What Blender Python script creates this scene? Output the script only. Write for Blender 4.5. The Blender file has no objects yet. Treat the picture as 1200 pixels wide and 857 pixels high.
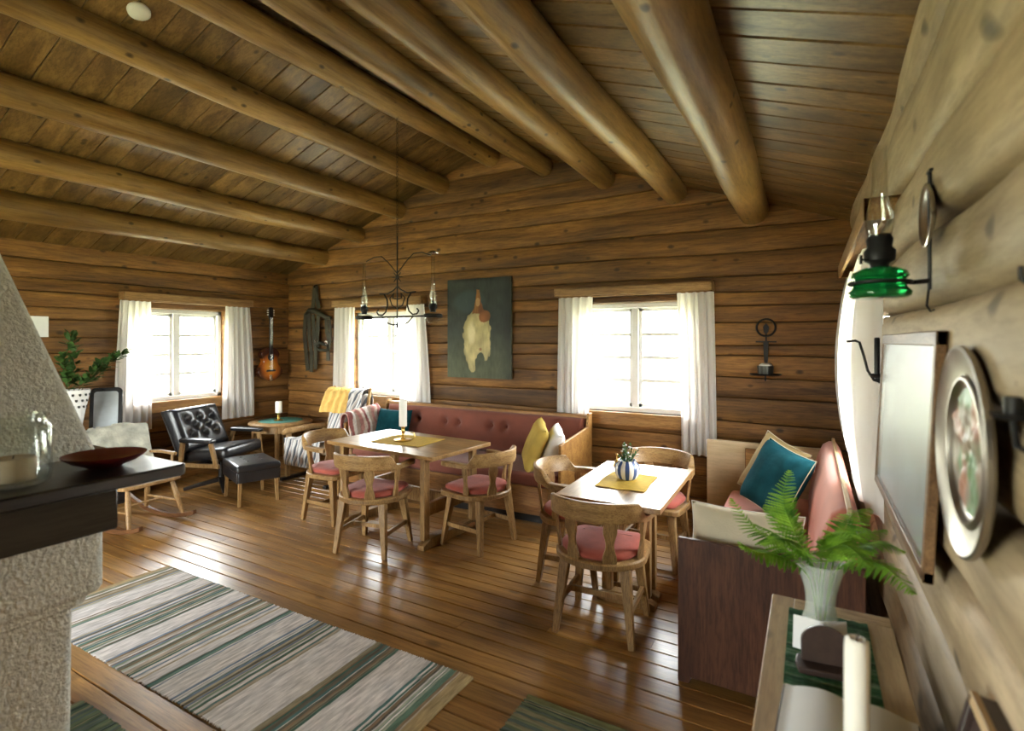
import bpy, bmesh, math, random
from mathutils import Vector, Matrix, noise
random.seed(7)
PI = math.pi
SC = bpy.context.scene
COL = SC.collection

# ------------------------------------------------------------------ mesh helpers
def nb():
    return bmesh.new()

def mat_at(loc=(0, 0, 0), rz=0, rx=0, ry=0):
    return Matrix.Translation(loc) @ Matrix.Rotation(rz, 4, 'Z') @ Matrix.Rotation(ry, 4, 'Y') @ Matrix.Rotation(rx, 4, 'X')

def box(bm, c, s, M=None, rz=0):
    R = Matrix.Rotation(rz, 4, 'Z')
    vs = []
    for dz in (-.5, .5):
        for dx, dy in ((-.5, -.5), (.5, -.5), (.5, .5), (-.5, .5)):
            p = Vector(c) + (R @ Vector((dx * s[0], dy * s[1], dz * s[2])))
            vs.append(bm.verts.new(M @ p if M else p))
    for f in ((3, 2, 1, 0), (4, 5, 6, 7), (0, 1, 5, 4), (1, 2, 6, 5), (2, 3, 7, 6), (3, 0, 4, 7)):
        bm.faces.new([vs[i] for i in f])
    return vs

def beam(bm, p0, p1, s0, s1, up=(0, 0, 1)):
    """square bar from p0 to p1, section (w, d) s0 at p0 and s1 at p1"""
    p0, p1 = Vector(p0), Vector(p1)
    d = (p1 - p0).normalized()
    u = Vector(up)
    if abs(d.dot(u)) > .9:
        u = Vector((0, 1, 0))
    r = d.cross(u).normalized()
    u = r.cross(d).normalized()
    vs = []
    for p, s in ((p0, s0), (p1, s1)):
        for a, b in ((-.5, -.5), (.5, -.5), (.5, .5), (-.5, .5)):
            vs.append(bm.verts.new(p + r * a * s[0] + u * b * s[1]))
    for f in ((0, 1, 2, 3), (7, 6, 5, 4), (4, 5, 1, 0), (5, 6, 2, 1), (6, 7, 3, 2), (7, 4, 0, 3)):
        bm.faces.new([vs[i] for i in f])

def prism(bm, pts, h0, h1, M=None):
    """polygon pts (x, y) extruded from z = h0 to h1, through M"""
    M = M or Matrix()
    a = [bm.verts.new(M @ Vector((x, y, h0))) for x, y in pts]
    b = [bm.verts.new(M @ Vector((x, y, h1))) for x, y in pts]
    n = len(pts)
    bm.faces.new(a[::-1]); bm.faces.new(b)
    for i in range(n):
        bm.faces.new((a[i], a[(i + 1) % n], b[(i + 1) % n], b[i]))

def tube(bm, pts, r, seg=8, cap=True, closed=False):
    pts = [Vector(p) for p in pts]
    n = len(pts)
    rs = list(r) if isinstance(r, (list, tuple)) else [r] * n
    rings = []
    prev = None
    for i, p in enumerate(pts):
        if closed:
            d = (pts[(i + 1) % n] - pts[i - 1]).normalized()
        else:
            d = (pts[min(i + 1, n - 1)] - pts[max(i - 1, 0)]).normalized()
        if prev is None:
            u = Vector((0, 0, 1)) if abs(d.z) < .9 else Vector((1, 0, 0))
        else:
            u = prev
        u = (u - d * u.dot(d)).normalized()
        prev = u
        w = d.cross(u)
        rings.append([bm.verts.new(p + (u * math.cos(2 * PI * k / seg) + w * math.sin(2 * PI * k / seg)) * rs[i]) for k in range(seg)])
    m = n if closed else n - 1
    for i in range(m):
        A, B = rings[i], rings[(i + 1) % n]
        for k in range(seg):
            bm.faces.new((A[k], A[(k + 1) % seg], B[(k + 1) % seg], B[k]))
    if cap and not closed:
        bm.faces.new(rings[0][::-1]); bm.faces.new(rings[-1])

def lathe(bm, prof, c=(0, 0, 0), seg=24, M=None, sx=1, sy=1, cap=True):
    M = M or Matrix()
    c = Vector(c)
    rings = []
    for r, z in prof:
        rings.append([bm.verts.new(M @ (c + Vector((sx * r * math.cos(2 * PI * k / seg), sy * r * math.sin(2 * PI * k / seg), z)))) for k in range(seg)])
    for A, B in zip(rings, rings[1:]):
        for k in range(seg):
            bm.faces.new((A[k], A[(k + 1) % seg], B[(k + 1) % seg], B[k]))
    if cap:
        if prof[0][0] > 1e-5: bm.faces.new(rings[0][::-1])
        if prof[-1][0] > 1e-5: bm.faces.new(rings[-1])

def loft(bm, rings, cap=True, closed=False):
    R = [[bm.verts.new(Vector(p)) for p in ring] for ring in rings]
    n = len(R[0])
    L = len(R)
    for i in range(L if closed else L - 1):
        A, B = R[i], R[(i + 1) % L]
        for k in range(n):
            bm.faces.new((A[k], A[(k + 1) % n], B[(k + 1) % n], B[k]))
    if cap and not closed:
        bm.faces.new(R[0][::-1]); bm.faces.new(R[-1])

def grid(bm, f, nu, nv):
    V = [[bm.verts.new(Vector(f(i / nu, j / nv))) for j in range(nv + 1)] for i in range(nu + 1)]
    for i in range(nu):
        for j in range(nv):
            bm.faces.new((V[i][j], V[i + 1][j], V[i + 1][j + 1], V[i][j + 1]))
    return V

def sheet(bm, f, nu, nv, t):
    """closed sheet of thickness t: f(u, v) -> point ; offset along the local normal"""
    def nrm(u, v):
        e = 1e-3
        a = Vector(f(min(u + e, 1), v)) - Vector(f(max(u - e, 0), v))
        b = Vector(f(u, min(v + e, 1))) - Vector(f(u, max(v - e, 0)))
        n = a.cross(b)
        return n.normalized() if n.length > 1e-12 else Vector((0, 0, 1))
    A = grid(bm, f, nu, nv)
    B = grid(bm, lambda u, v: Vector(f(u, v)) + nrm(u, v) * t, nu, nv)
    for i in range(nu):
        for a, b, j in ((A, B, 0), (B, A, nv)):
            bm.faces.new((a[i][j], b[i][j], b[i + 1][j], a[i + 1][j]))
    for j in range(nv):
        for a, b, i in ((B, A, 0), (A, B, nu)):
            bm.faces.new((a[i][j], b[i][j], b[i][j + 1], a[i][j + 1]))

def obj(name, bm, mat, parent=None, smooth=True, bevel=0, sub=0, angle=38, bseg=2):
    bmesh.ops.recalc_face_normals(bm, faces=bm.faces)
    me = bpy.data.meshes.new(name)
    bm.to_mesh(me); bm.free()
    if smooth:
        for p in me.polygons: p.use_smooth = True
        me.set_sharp_from_angle(angle=math.radians(angle))
    if mat: me.materials.append(mat)
    o = bpy.data.objects.new(name, me)
    COL.objects.link(o)
    if parent: o.parent = parent
    if bevel:
        m = o.modifiers.new('bevel', 'BEVEL'); m.width = bevel; m.segments = bseg; m.limit_method = 'ANGLE'; m.angle_limit = math.radians(40)
        m.harden_normals = False
    if sub:
        m = o.modifiers.new('sub', 'SUBSURF'); m.levels = sub; m.render_levels = sub
    return o

def tag(o, label, cat, group=None, kind=None):
    o['label'] = label; o['category'] = cat
    if group: o['group'] = group
    if kind: o['kind'] = kind
    return o

def thing(name, label, cat, loc=(0, 0, 0), rz=0, group=None):
    o = bpy.data.objects.new(name, None); COL.objects.link(o)
    o.location = loc; o.rotation_euler = (0, 0, rz)
    o.empty_display_size = .05
    return tag(o, label, cat, group)

def struct(name, bm, m, parent=None, **k):
    o = obj(name, bm, m, parent, **k)
    if parent is None: o['kind'] = 'structure'
    return o

def dup(root, loc, rz, label=None):
    r = root.copy(); COL.objects.link(r); r.location = loc; r.rotation_euler = (0, 0, rz)
    if label: r['label'] = label
    for ch in list(root.children):
        c = ch.copy(); COL.objects.link(c); c.parent = r
        for g in list(ch.children):
            d = g.copy(); COL.objects.link(d); d.parent = c
    return r

def rn(a, b): return random.uniform(a, b)

# ------------------------------------------------------------------ materials
def newmat(name):
    m = bpy.data.materials.new(name); m.use_nodes = True
    nt = m.node_tree
    return m, nt, nt.nodes['Principled BSDF'], nt.nodes['Material Output']

def ramp(nt, stops):
    r = nt.nodes.new('ShaderNodeValToRGB')
    e = r.color_ramp.elements
    while len(e) < len(stops): e.new(.5)
    for q, (p, c) in zip(e, stops):
        q.position = p; q.color = (*c, 1) if len(c) == 3 else c
    return r

def math_node(nt, op, a, b=None):
    n = nt.nodes.new('ShaderNodeMath'); n.operation = op
    for i, v in enumerate((a, b)):
        if v is None: continue
        if isinstance(v, (int, float)): n.inputs[i].default_value = v
        else: nt.links.new(v, n.inputs[i])
    return n.outputs[0]

def mixc(nt, fac, a, b, mode='MIX'):
    n = nt.nodes.new('ShaderNodeMix'); n.data_type = 'RGBA'; n.blend_type = mode
    for sock, v in ((n.inputs[0], fac), (n.inputs[6], a), (n.inputs[7], b)):
        if isinstance(v, (int, float)): sock.default_value = v
        elif isinstance(v, tuple): sock.default_value = (*v, 1)
        else: nt.links.new(v, sock)
    return n.outputs[2]

def wood(name, dark, light, axis='X', scale=9, stretch=14, rough=.55, knots=0, var=.25, bump=.15, coat=0, knot_scale=2.2, spec=.35, fine=.4):
    m, nt, P, O = newmat(name)
    L = nt.links
    tc = nt.nodes.new('ShaderNodeTexCoord')
    geo = nt.nodes.new('ShaderNodeNewGeometry')
    rnd = geo.outputs['Random Per Island']
    comb = nt.nodes.new('ShaderNodeCombineXYZ')
    for i, k in enumerate((37., 53., 71.)):
        L.new(math_node(nt, 'MULTIPLY', rnd, k), comb.inputs[i])
    add = nt.nodes.new('ShaderNodeVectorMath'); add.operation = 'ADD'
    L.new(tc.outputs['Object'], add.inputs[0]); L.new(comb.outputs[0], add.inputs[1])
    mp = nt.nodes.new('ShaderNodeMapping')
    s = [scale] * 3; s['XYZ'.index(axis)] = scale / stretch
    mp.inputs['Scale'].default_value = s
    L.new(add.outputs[0], mp.inputs[0])
    n1 = nt.nodes.new('ShaderNodeTexNoise'); n1.inputs['Scale'].default_value = 1.0
    n1.inputs['Detail'].default_value = 7; n1.inputs['Roughness'].default_value = .62; n1.inputs['Distortion'].default_value = .5
    L.new(mp.outputs[0], n1.inputs['Vector'])
    wv = nt.nodes.new('ShaderNodeTexNoise'); wv.inputs['Scale'].default_value = 4.5; wv.inputs['Detail'].default_value = 3
    L.new(mp.outputs[0], wv.inputs['Vector'])
    r = ramp(nt, [(.36, dark), (.62, light)])
    L.new(n1.outputs[0], r.inputs[0])
    col = mixc(nt, math_node(nt, 'MULTIPLY', wv.outputs[0], .5), r.outputs[0], tuple(c * .62 for c in dark))
    fg = nt.nodes.new('ShaderNodeTexNoise'); fg.inputs['Scale'].default_value = 9; fg.inputs['Detail'].default_value = 4; fg.inputs['Roughness'].default_value = .7
    L.new(mp.outputs[0], fg.inputs['Vector'])
    rf = ramp(nt, [(.38, (1 - fine, 1 - fine * 1.08, 1 - fine * 1.16)), (.56, (1.06, 1.05, 1.04))])
    L.new(fg.outputs[0], rf.inputs[0])
    col = mixc(nt, 1.0, col, rf.outputs[0], 'MULTIPLY')
    # slow blotches
    n2 = nt.nodes.new('ShaderNodeTexNoise'); n2.inputs['Scale'].default_value = 1.3; n2.inputs['Detail'].default_value = 3
    L.new(add.outputs[0], n2.inputs['Vector'])
    r2 = ramp(nt, [(.3, (.68, .66, .64)), (.7, (1.12, 1.1, 1.06))])
    L.new(n2.outputs[0], r2.inputs[0])
    col = mixc(nt, 1.0, col, r2.outputs[0], 'MULTIPLY')
    if var:
        rv = ramp(nt, [(0, (1 - var, 1 - var, 1 - var)), (.5, (1, .97, .92)), (1, (1 + var * .6, 1 + var * .55, 1 + var * .5))])
        L.new(rnd, rv.inputs[0])
        col = mixc(nt, 1.0, col, rv.outputs[0], 'MULTIPLY')
    if knots:
        mk = nt.nodes.new('ShaderNodeMapping')
        s = [knot_scale * 1.6] * 3; s['XYZ'.index(axis)] = knot_scale
        mk.inputs['Scale'].default_value = s
        L.new(add.outputs[0], mk.inputs[0])
        vo = nt.nodes.new('ShaderNodeTexVoronoi'); vo.inputs['Scale'].default_value = 1
        L.new(mk.outputs[0], vo.inputs['Vector'])
        rk = ramp(nt, [(.06, (1, 1, 1)), (.11, (.6, .6, .6)), (.15, (0, 0, 0))])
        L.new(vo.outputs['Distance'], rk.inputs[0])
        col = mixc(nt, math_node(nt, 'MULTIPLY', rk.outputs[0], knots), col, tuple(c * .22 for c in dark))
    L.new(col, P.inputs['Base Color'])
    P.inputs['Roughness'].default_value = rough
    P.inputs['Specular IOR Level'].default_value = spec
    P.inputs['Coat Weight'].default_value = coat
    P.inputs['Coat Roughness'].default_value = .22
    if bump:
        b = nt.nodes.new('ShaderNodeBump'); b.inputs['Strength'].default_value = bump; b.inputs['Distance'].default_value = .01
        L.new(n1.outputs[0], b.inputs['Height']); L.new(b.outputs[0], P.inputs['Normal'])
    return m

def plain(name, c, rough=.6, metal=0, spec=.4, noise_amt=.12, nscale=12, bump=0, bscale=60, sheen=0, coat=0, emit=None):
    m, nt, P, O = newmat(name)
    tc = nt.nodes.new('ShaderNodeTexCoord')
    n = nt.nodes.new('ShaderNodeTexNoise'); n.inputs['Scale'].default_value = nscale; n.inputs['Detail'].default_value = 4
    nt.links.new(tc.outputs['Object'], n.inputs['Vector'])
    r = ramp(nt, [(.3, tuple(v * (1 - noise_amt) for v in c)), (.7, tuple(min(1, v * (1 + noise_amt)) for v in c))])
    nt.links.new(n.outputs[0], r.inputs[0]); nt.links.new(r.outputs[0], P.inputs['Base Color'])
    P.inputs['Roughness'].default_value = rough; P.inputs['Metallic'].default_value = metal
    P.inputs['Specular IOR Level'].default_value = spec
    P.inputs['Coat Weight'].default_value = coat
    if sheen:
        P.inputs['Sheen Weight'].default_value = sheen
    if bump:
        n2 = nt.nodes.new('ShaderNodeTexNoise'); n2.inputs['Scale'].default_value = bscale; n2.inputs['Detail'].default_value = 3
        nt.links.new(tc.outputs['Object'], n2.inputs['Vector'])
        b = nt.nodes.new('ShaderNodeBump'); b.inputs['Strength'].default_value = bump; b.inputs['Distance'].default_value = .01
        nt.links.new(n2.outputs[0], b.inputs['Height']); nt.links.new(b.outputs[0], P.inputs['Normal'])
    return m

def glass(name, tint=(1, 1, 1), gloss=.12, rough=.02):
    """thin glass: straight-through transparency with a fresnel reflection"""
    m, nt, P, O = newmat(name)
    nt.nodes.remove(P)
    t = nt.nodes.new('ShaderNodeBsdfTransparent'); t.inputs[0].default_value = (*tint, 1)
    g = nt.nodes.new('ShaderNodeBsdfGlossy'); g.inputs['Roughness'].default_value = rough
    f = nt.nodes.new('ShaderNodeLayerWeight'); f.inputs[0].default_value = .5
    mx = nt.nodes.new('ShaderNodeMixShader')
    k = math_node(nt, 'MULTIPLY', math_node(nt, 'POWER', f.outputs['Facing'], 4.0), .7)
    nt.links.new(math_node(nt, 'ADD', k, gloss * .5), mx.inputs[0]); nt.links.new(t.outputs[0], mx.inputs[1]); nt.links.new(g.outputs[0], mx.inputs[2])
    nt.links.new(mx.outputs[0], O.inputs[0])
    return m

def cloth_translucent(name, c, trans=.45):
    m, nt, P, O = newmat(name)
    nt.nodes.remove(P)
    d = nt.nodes.new('ShaderNodeBsdfDiffuse'); d.inputs[0].default_value = (*c, 1)
    t = nt.nodes.new('ShaderNodeBsdfTranslucent'); t.inputs[0].default_value = (*c, 1)
    mx = nt.nodes.new('ShaderNodeMixShader'); mx.inputs[0].default_value = trans
    nt.links.new(d.outputs[0], mx.inputs[1]); nt.links.new(t.outputs[0], mx.inputs[2])
    nt.links.new(mx.outputs[0], O.inputs[0])
    return m

def stripes(name, axis, bands, length, rough=.9, fine=120, bump=.4, start=0.0):
    """woven rag stripes along an axis: bands = [(position, colour)] constant ramp + fine thread noise"""
    m, nt, P, O = newmat(name)
    L = nt.links
    tc = nt.nodes.new('ShaderNodeTexCoord')
    sp = nt.nodes.new('ShaderNodeSeparateXYZ'); L.new(tc.outputs['Object'], sp.inputs[0])
    w = nt.nodes.new('ShaderNodeTexNoise'); w.inputs['Scale'].default_value = 2.5; w.inputs['Detail'].default_value = 2
    L.new(tc.outputs['Object'], w.inputs['Vector'])
    v = math_node(nt, 'DIVIDE', math_node(nt, 'SUBTRACT', sp.outputs['XYZ'.index(axis)], start), length)
    v = math_node(nt, 'ADD', v, math_node(nt, 'MULTIPLY', math_node(nt, 'SUBTRACT', w.outputs[0], .5), .012))
    r = ramp(nt, bands); r.color_ramp.interpolation = 'CONSTANT'
    L.new(v, r.inputs[0])
    mp = nt.nodes.new('ShaderNodeMapping')
    s = [6.] * 3; s['XYZ'.index(axis)] = fine
    mp.inputs['Scale'].default_value = s
    L.new(tc.outputs['Object'], mp.inputs[0])
    n = nt.nodes.new('ShaderNodeTexNoise'); n.inputs['Scale'].default_value = 1; n.inputs['Detail'].default_value = 3
    L.new(mp.outputs[0], n.inputs['Vector'])
    r2 = ramp(nt, [(.3, (.62, .62, .62)), (.65, (1.1, 1.1, 1.1))])
    L.new(n.outputs[0], r2.inputs[0])
    L.new(mixc(nt, 1.0, r.outputs[0], r2.outputs[0], 'MULTIPLY'), P.inputs['Base Color'])
    P.inputs['Roughness'].default_value = rough; P.inputs['Specular IOR Level'].default_value = .15
    b = nt.nodes.new('ShaderNodeBump'); b.inputs['Strength'].default_value = bump; b.inputs['Distance'].default_value = .006
    L.new(n.outputs[0], b.inputs['Height']); L.new(b.outputs[0], P.inputs['Normal'])
    return m

LOGD, LOGL = (.112, .049, .012), (.39, .195, .053)
M = {}
M['log_x'] = wood('log wall back', LOGD, LOGL, 'X', 8, 14, .6, knots=.85, var=.28, bump=.25, knot_scale=4)
M['log_y'] = wood('log wall left', LOGD, LOGL, 'Y', 8, 14, .6, knots=.85, var=.28, bump=.25, knot_scale=4)
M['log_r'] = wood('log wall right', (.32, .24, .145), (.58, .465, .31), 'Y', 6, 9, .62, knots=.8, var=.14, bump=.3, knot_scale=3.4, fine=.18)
M['board'] = wood('ceiling boards', (.110, .061, .018), (.30, .185, .066), 'X', 9, 16, .42, knots=.85, var=.3, bump=.12, knot_scale=4.5, fine=.3)
M['beam'] = wood('peeled log beams', (.19, .105, .028), (.45, .280, .092), 'Y', 7, 12, .45, knots=.95, var=.1, bump=.3, knot_scale=5, fine=.25)
M['floor'] = wood('varnished floor boards', (.25, .118, .030), (.56, .32, .10), 'X', 11, 18, .33, knots=.6, var=.22, bump=.05, coat=.30, fine=.3, spec=.5, knot_scale=2.5)
M['pine'] = wood('pine trim', (.28, .15, .05), (.48, .29, .12), 'X', 14, 14, .5, var=.05, bump=.08)
M['pine_y'] = wood('pine trim along the side walls', (.28, .15, .05), (.48, .29, .12), 'Y', 14, 14, .5, var=.05, bump=.08)
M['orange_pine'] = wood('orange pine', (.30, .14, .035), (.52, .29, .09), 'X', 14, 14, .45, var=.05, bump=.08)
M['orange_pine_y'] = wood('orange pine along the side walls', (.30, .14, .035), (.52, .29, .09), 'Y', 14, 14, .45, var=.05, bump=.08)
M['oak_x'] = wood('oak of the rails', (.31, .180, .070), (.56, .37, .165), 'X', 22, 10, .42, var=.12, bump=.06)
M['oak'] = wood('oak of the chairs', (.31, .180, .070), (.56, .37, .165), 'Z', 22, 10, .42, var=.12, bump=.06)
M['oak_top'] = wood('oak table top', (.34, .19, .07), (.52, .33, .14), 'X', 16, 14, .3, var=.08, bump=.04, coat=.2)
M['oak_top_y'] = wood('pale table top', (.36, .21, .09), (.56, .38, .18), 'Y', 16, 14, .3, var=.08, bump=.04, coat=.2)
M['mantel'] = wood('black oiled mantel', (.014, .011, .010), (.04, .032, .028), 'Y', 10, 12, .30, var=.05, bump=.08, coat=.3)
M['dark_wood'] = wood('dark stained wood', (.012, .009, .008), (.035, .027, .024), 'Y', 10, 12, .45, var=.05, bump=.2)
M['red_wood'] = wood('red brown panel wood', (.07, .026, .014), (.14, .058, .03), 'Z', 14, 12, .5, var=.05, bump=.06)
M['bench_wood'] = wood('bench wood', (.24, .11, .035), (.42, .22, .075), 'X', 14, 14, .42, var=.05, bump=.06)
M['pale_wood'] = wood('pale pine', (.50, .36, .20), (.68, .53, .34), 'Y', 12, 12, .5, var=.08, bump=.06, knots=.5, knot_scale=4, fine=.15)
M['white_paint'] = plain('white paint', (.78, .78, .76), .45, noise_amt=.03)
M['pane'] = glass('window pane', (.97, .98, .97), .06)
M['curtain'] = cloth_translucent('white cotton curtain', (.90, .88, .86), .55)
M['plaster'] = plain('rough lime plaster', (.58, .58, .53), .9, noise_amt=.16, nscale=70, bump=1.0, bscale=95, spec=.2)
M['iron'] = plain('black iron', (.018, .017, .016), .5, metal=.6, noise_amt=.2)
M['brass'] = plain('brass', (.62, .42, .12), .28, metal=1, noise_amt=.1)
M['wax'] = plain('candle wax', (.82, .79, .72), .5, noise_amt=.02)
M['dirt'] = plain('dry grass outside', (.42, .44, .26), .95, noise_amt=.3, nscale=2)

# ------------------------------------------------------------------ the room
XL, XR, YB, YF = -6.47, 0.30, 5.0, -2.6
RX = (XL + XR) / 2
EAVE, SL = 2.57, .354
def zroof(x): return EAVE + (XR - RX - abs(x - RX)) * SL

# openings (a0, a1, z0, z1)
W1 = (2.97, 4.06, .93, 1.99)
W2 = (-5.20, -4.12, .93, 1.99)
W3 = (-2.04, -.94, .93, 1.99)
W4 = (3.02, 4.12, .93, 1.99)
W6 = (-5.3, -1.9, .35, 2.2)          # front wall, behind the camera

def log_wall(name, along, face, into, a0, a1, bounds, opens, mat, seed, amp=.012, jut=.007, lip=.006, depth=.2, roof=False, soft=.014, hew=1):
    """one squared log on another; along = 'x' or 'y', face = position of the mean inner face, into = +1 / -1 towards the room"""
    bm = nb()
    R = random.Random(seed)
    ph = [(R.uniform(0, 6), R.uniform(.6, 1.1), R.uniform(0, 6), R.uniform(1.8, 2.9)) for _ in bounds]
    def wob(i, a):
        if i == 0: return 0
        p = ph[i]
        return amp * (math.sin(a * p[1] + p[0]) + .45 * math.sin(a * p[3] + p[2]))
    for i in range(len(bounds) - 1):
        z0, z1 = bounds[i], bounds[i + 1]
        j = R.uniform(-jut, jut)
        cuts = sorted({a0, a1, *[c for o in opens for c in o[:2] if o[3] > z0 and o[2] < z1]})
        for s0, s1 in zip(cuts, cuts[1:]):
            mid = (s0 + s1) / 2
            spans = [(None, None)]
            for o in opens:
                if o[0] < mid < o[1] and o[3] > z0 and o[2] < z1:
                    spans = []
                    if o[2] - z0 > .012: spans.append((None, o[2]))
                    if z1 - o[3] > .012: spans.append((o[3], None))
            n = max(2, int((s1 - s0) / .16))
            for lo, hi in spans:
                rings = []
                for k in range(n + 1):
                    a = s0 + (s1 - s0) * k / n
                    b0 = lo if lo is not None else z0 + wob(i, a)
                    b1 = hi if hi is not None else z1 + wob(i + 1, a)
                    h = b1 - b0
                    q = j + hew * (.006 * math.sin(a * 2.1 + i) + .004 * math.sin(a * 5.3 + 2 * i)) + (hew - 1) * .010 * noise.noise(Vector((a * 3.1, i * 7.7, 0)))
                    e = min(soft, h * .3)
                    sag = lip * .5 * math.sin(a * 1.3 + 3 * i)
                    prof = [(-depth, 0), (-.035, 0), (-.012, e * .12), (lip * .45, e * .45), (lip, e), (lip + .004 + sag * .3, h * .5), (lip - .002, h - e), (lip * .45, h - e * .45), (-.012, h - e * .12), (-.035, h), (-depth, h)]
                    ring = []
                    for p, z in prof:
                        pp = face + into * (p + (q if p > -.03 else 0))
                        ring.append((a, pp, b0 + z) if along == 'x' else (pp, a, b0 + z))
                    rings.append(ring)
                loft(bm, rings)
    if roof:
        for sgn in (1, -1):
            # the roof plane of one slope
            nrm = Vector((sgn * SL, 0, 1)).normalized()
            pt = Vector((RX, 0, zroof(RX) + .03))
            geom = bm.verts[:] + bm.edges[:] + bm.faces[:]
            bmesh.ops.bisect_plane(bm, geom=geom, plane_co=pt, plane_no=nrm, clear_outer=True)
    return struct(name, bm, mat, angle=50)

BB = [-.07, .2, .4, .58, .75, .92, 1.115, 1.31, 1.48, 1.595, 1.79, 1.92, 2.045, 2.2, 2.41, 2.62, 2.85, 3.05, 3.25, 3.47, 3.66, 3.85]
BL = [-.07, .2, .4, .6, .8, .98, 1.15, 1.31, 1.51, 1.67, 1.82, 1.94, 2.09, 2.22, 2.42, 2.68]
BR = [-.07, .23, .46, .66, .87, 1.1, 1.3, 1.5, 1.72, 1.93, 2.17, 2.46, 2.68]
log_wall('wall_back', 'x', YB, -1, XL - .2, XR + .2, BB, [W2, W3], M['log_x'], 3, roof=True)
log_wall('wall_left', 'y', XL, 1, YF, YB + .1, BL, [W1], M['log_y'], 5)
log_wall('wall_right', 'y', XR, -1, YF, YB + .1, BR, [W4], M['log_r'], 8, amp=.014, jut=.012, lip=.024, soft=.045, hew=1.6)
log_wall('wall_front', 'x', YF, 1, XL - .2, XR + .2, BB, [W6], M['log_x'], 11, roof=True)

# floor boards running along the room
bm = nb()
y = YF
row = 0
while y < YB:
    w = .112
    x = XL - .02 - rn(0, 2)
    while x < XR:
        ln = rn(2.6, 4.6)
        xa, xb = max(x, XL - .02), min(x + ln, XR + .02)
        if xb > xa + .02:
            prof = [(.0015, -.03), (.0015, -.004), (.006, 0), (w - .006, 0), (w - .0015, -.004), (w - .0015, -.03)]
            loft(bm, [[(xx, y + p, z) for p, z in prof] for xx in (xa + .001, xb - .001)])
        x += ln
    y += w
box(bm, ((XL + XR) / 2, (YF + YB) / 2, -.05), (XR - XL + .8, YB - YF + .8, .05))
struct('floor', bm, M['floor'], smooth=False)

# ceiling boards from ridge to eaves on both slopes
bm = nb()
for sgn in (-1, 1):
    y = YF - .1
    while y < YB + .1:
        w = rn(.175, .2)
        xe = (XR + .3) if sgn > 0 else (XL - .3)
        lift = rn(0, .004)
        ring = []
        for xx in (RX, xe):
            zz = zroof(xx) + lift
            prof = [(.002, .028), (.002, .005), (.009, 0), (w - .009, 0), (w - .002, .005), (w - .002, .028)]
            ring.append([(xx, y + p, zz + q) for p, q in prof])
        loft(bm, ring)
        y += w
    xe = (XR + .3) if sgn > 0 else (XL - .3)
    v = [bm.verts.new((xx, yy, zroof(xx) + .029 + dz)) for dz in (0, .06) for xx, yy in ((RX, YF - .3), (xe, YF - .3), (xe, YB + .3), (RX, YB + .3))]
    for f in ((0, 1, 2, 3), (7, 6, 5, 4), (0, 4, 5, 1), (1, 5, 6, 2), (2, 6, 7, 3), (3, 7, 4, 0)):
        bm.faces.new([v[i] for i in f])
struct('ceiling', bm, M['board'], smooth=False)

# nine peeled logs carrying the roof
BN = ['lowest on the left slope, above the left window', 'second from the left wall', 'third from the left wall', 'fourth from the left wall, next to the ridge',
      'at the ridge, carrying the chandelier chain', 'just right of the ridge', 'third from the right wall', 'second from the right wall', 'nearest the right wall, thick and knotty']
for k in range(-4, 5):
    x = RX + k * .665
    r0 = .105 if abs(k) < 4 else .112
    if k == 4: r0 = .122
    R = random.Random(50 + k)
    bm = nb()
    rings = []
    n = 60
    seg = 20
    c = [R.uniform(0, 6) for _ in range(6)]
    zc = zroof(x) - r0 * .72 if k else zroof(x) - .13
    for i in range(n + 1):
        y = YF + (YB + .05 - YF) * i / n
        dx = .012 * math.sin(y * .8 + c[0]) + .006 * math.sin(y * 2.3 + c[1])
        dz = .010 * math.sin(y * .9 + c[2]) + .005 * math.sin(y * 2.7 + c[3])
        rr = r0 * (1 + .05 * math.sin(y * .55 + c[4]) + .02 * math.sin(y * 3.1 + c[5]))
        ring = []
        for s in range(seg):
            a = 2 * PI * s / seg
            q = rr * (1 + .05 * noise.noise(Vector((math.cos(a) * 1.2 + k * 9, math.sin(a) * 1.2, y * 1.1))) + .03 * noise.noise(Vector((math.cos(a) * 3 + k * 9, math.sin(a) * 3, y * 5))))
            ring.append((x + dx + q * math.cos(a), y, zc + dz + q * math.sin(a)))
        rings.append(ring)
    loft(bm, rings)
    o = struct('ceiling_beam', bm, M['beam'], angle=60)
    tag(o, 'round peeled log roof beam, ' + BN[k + 4], 'beam', 'log beams under the ceiling')

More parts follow.
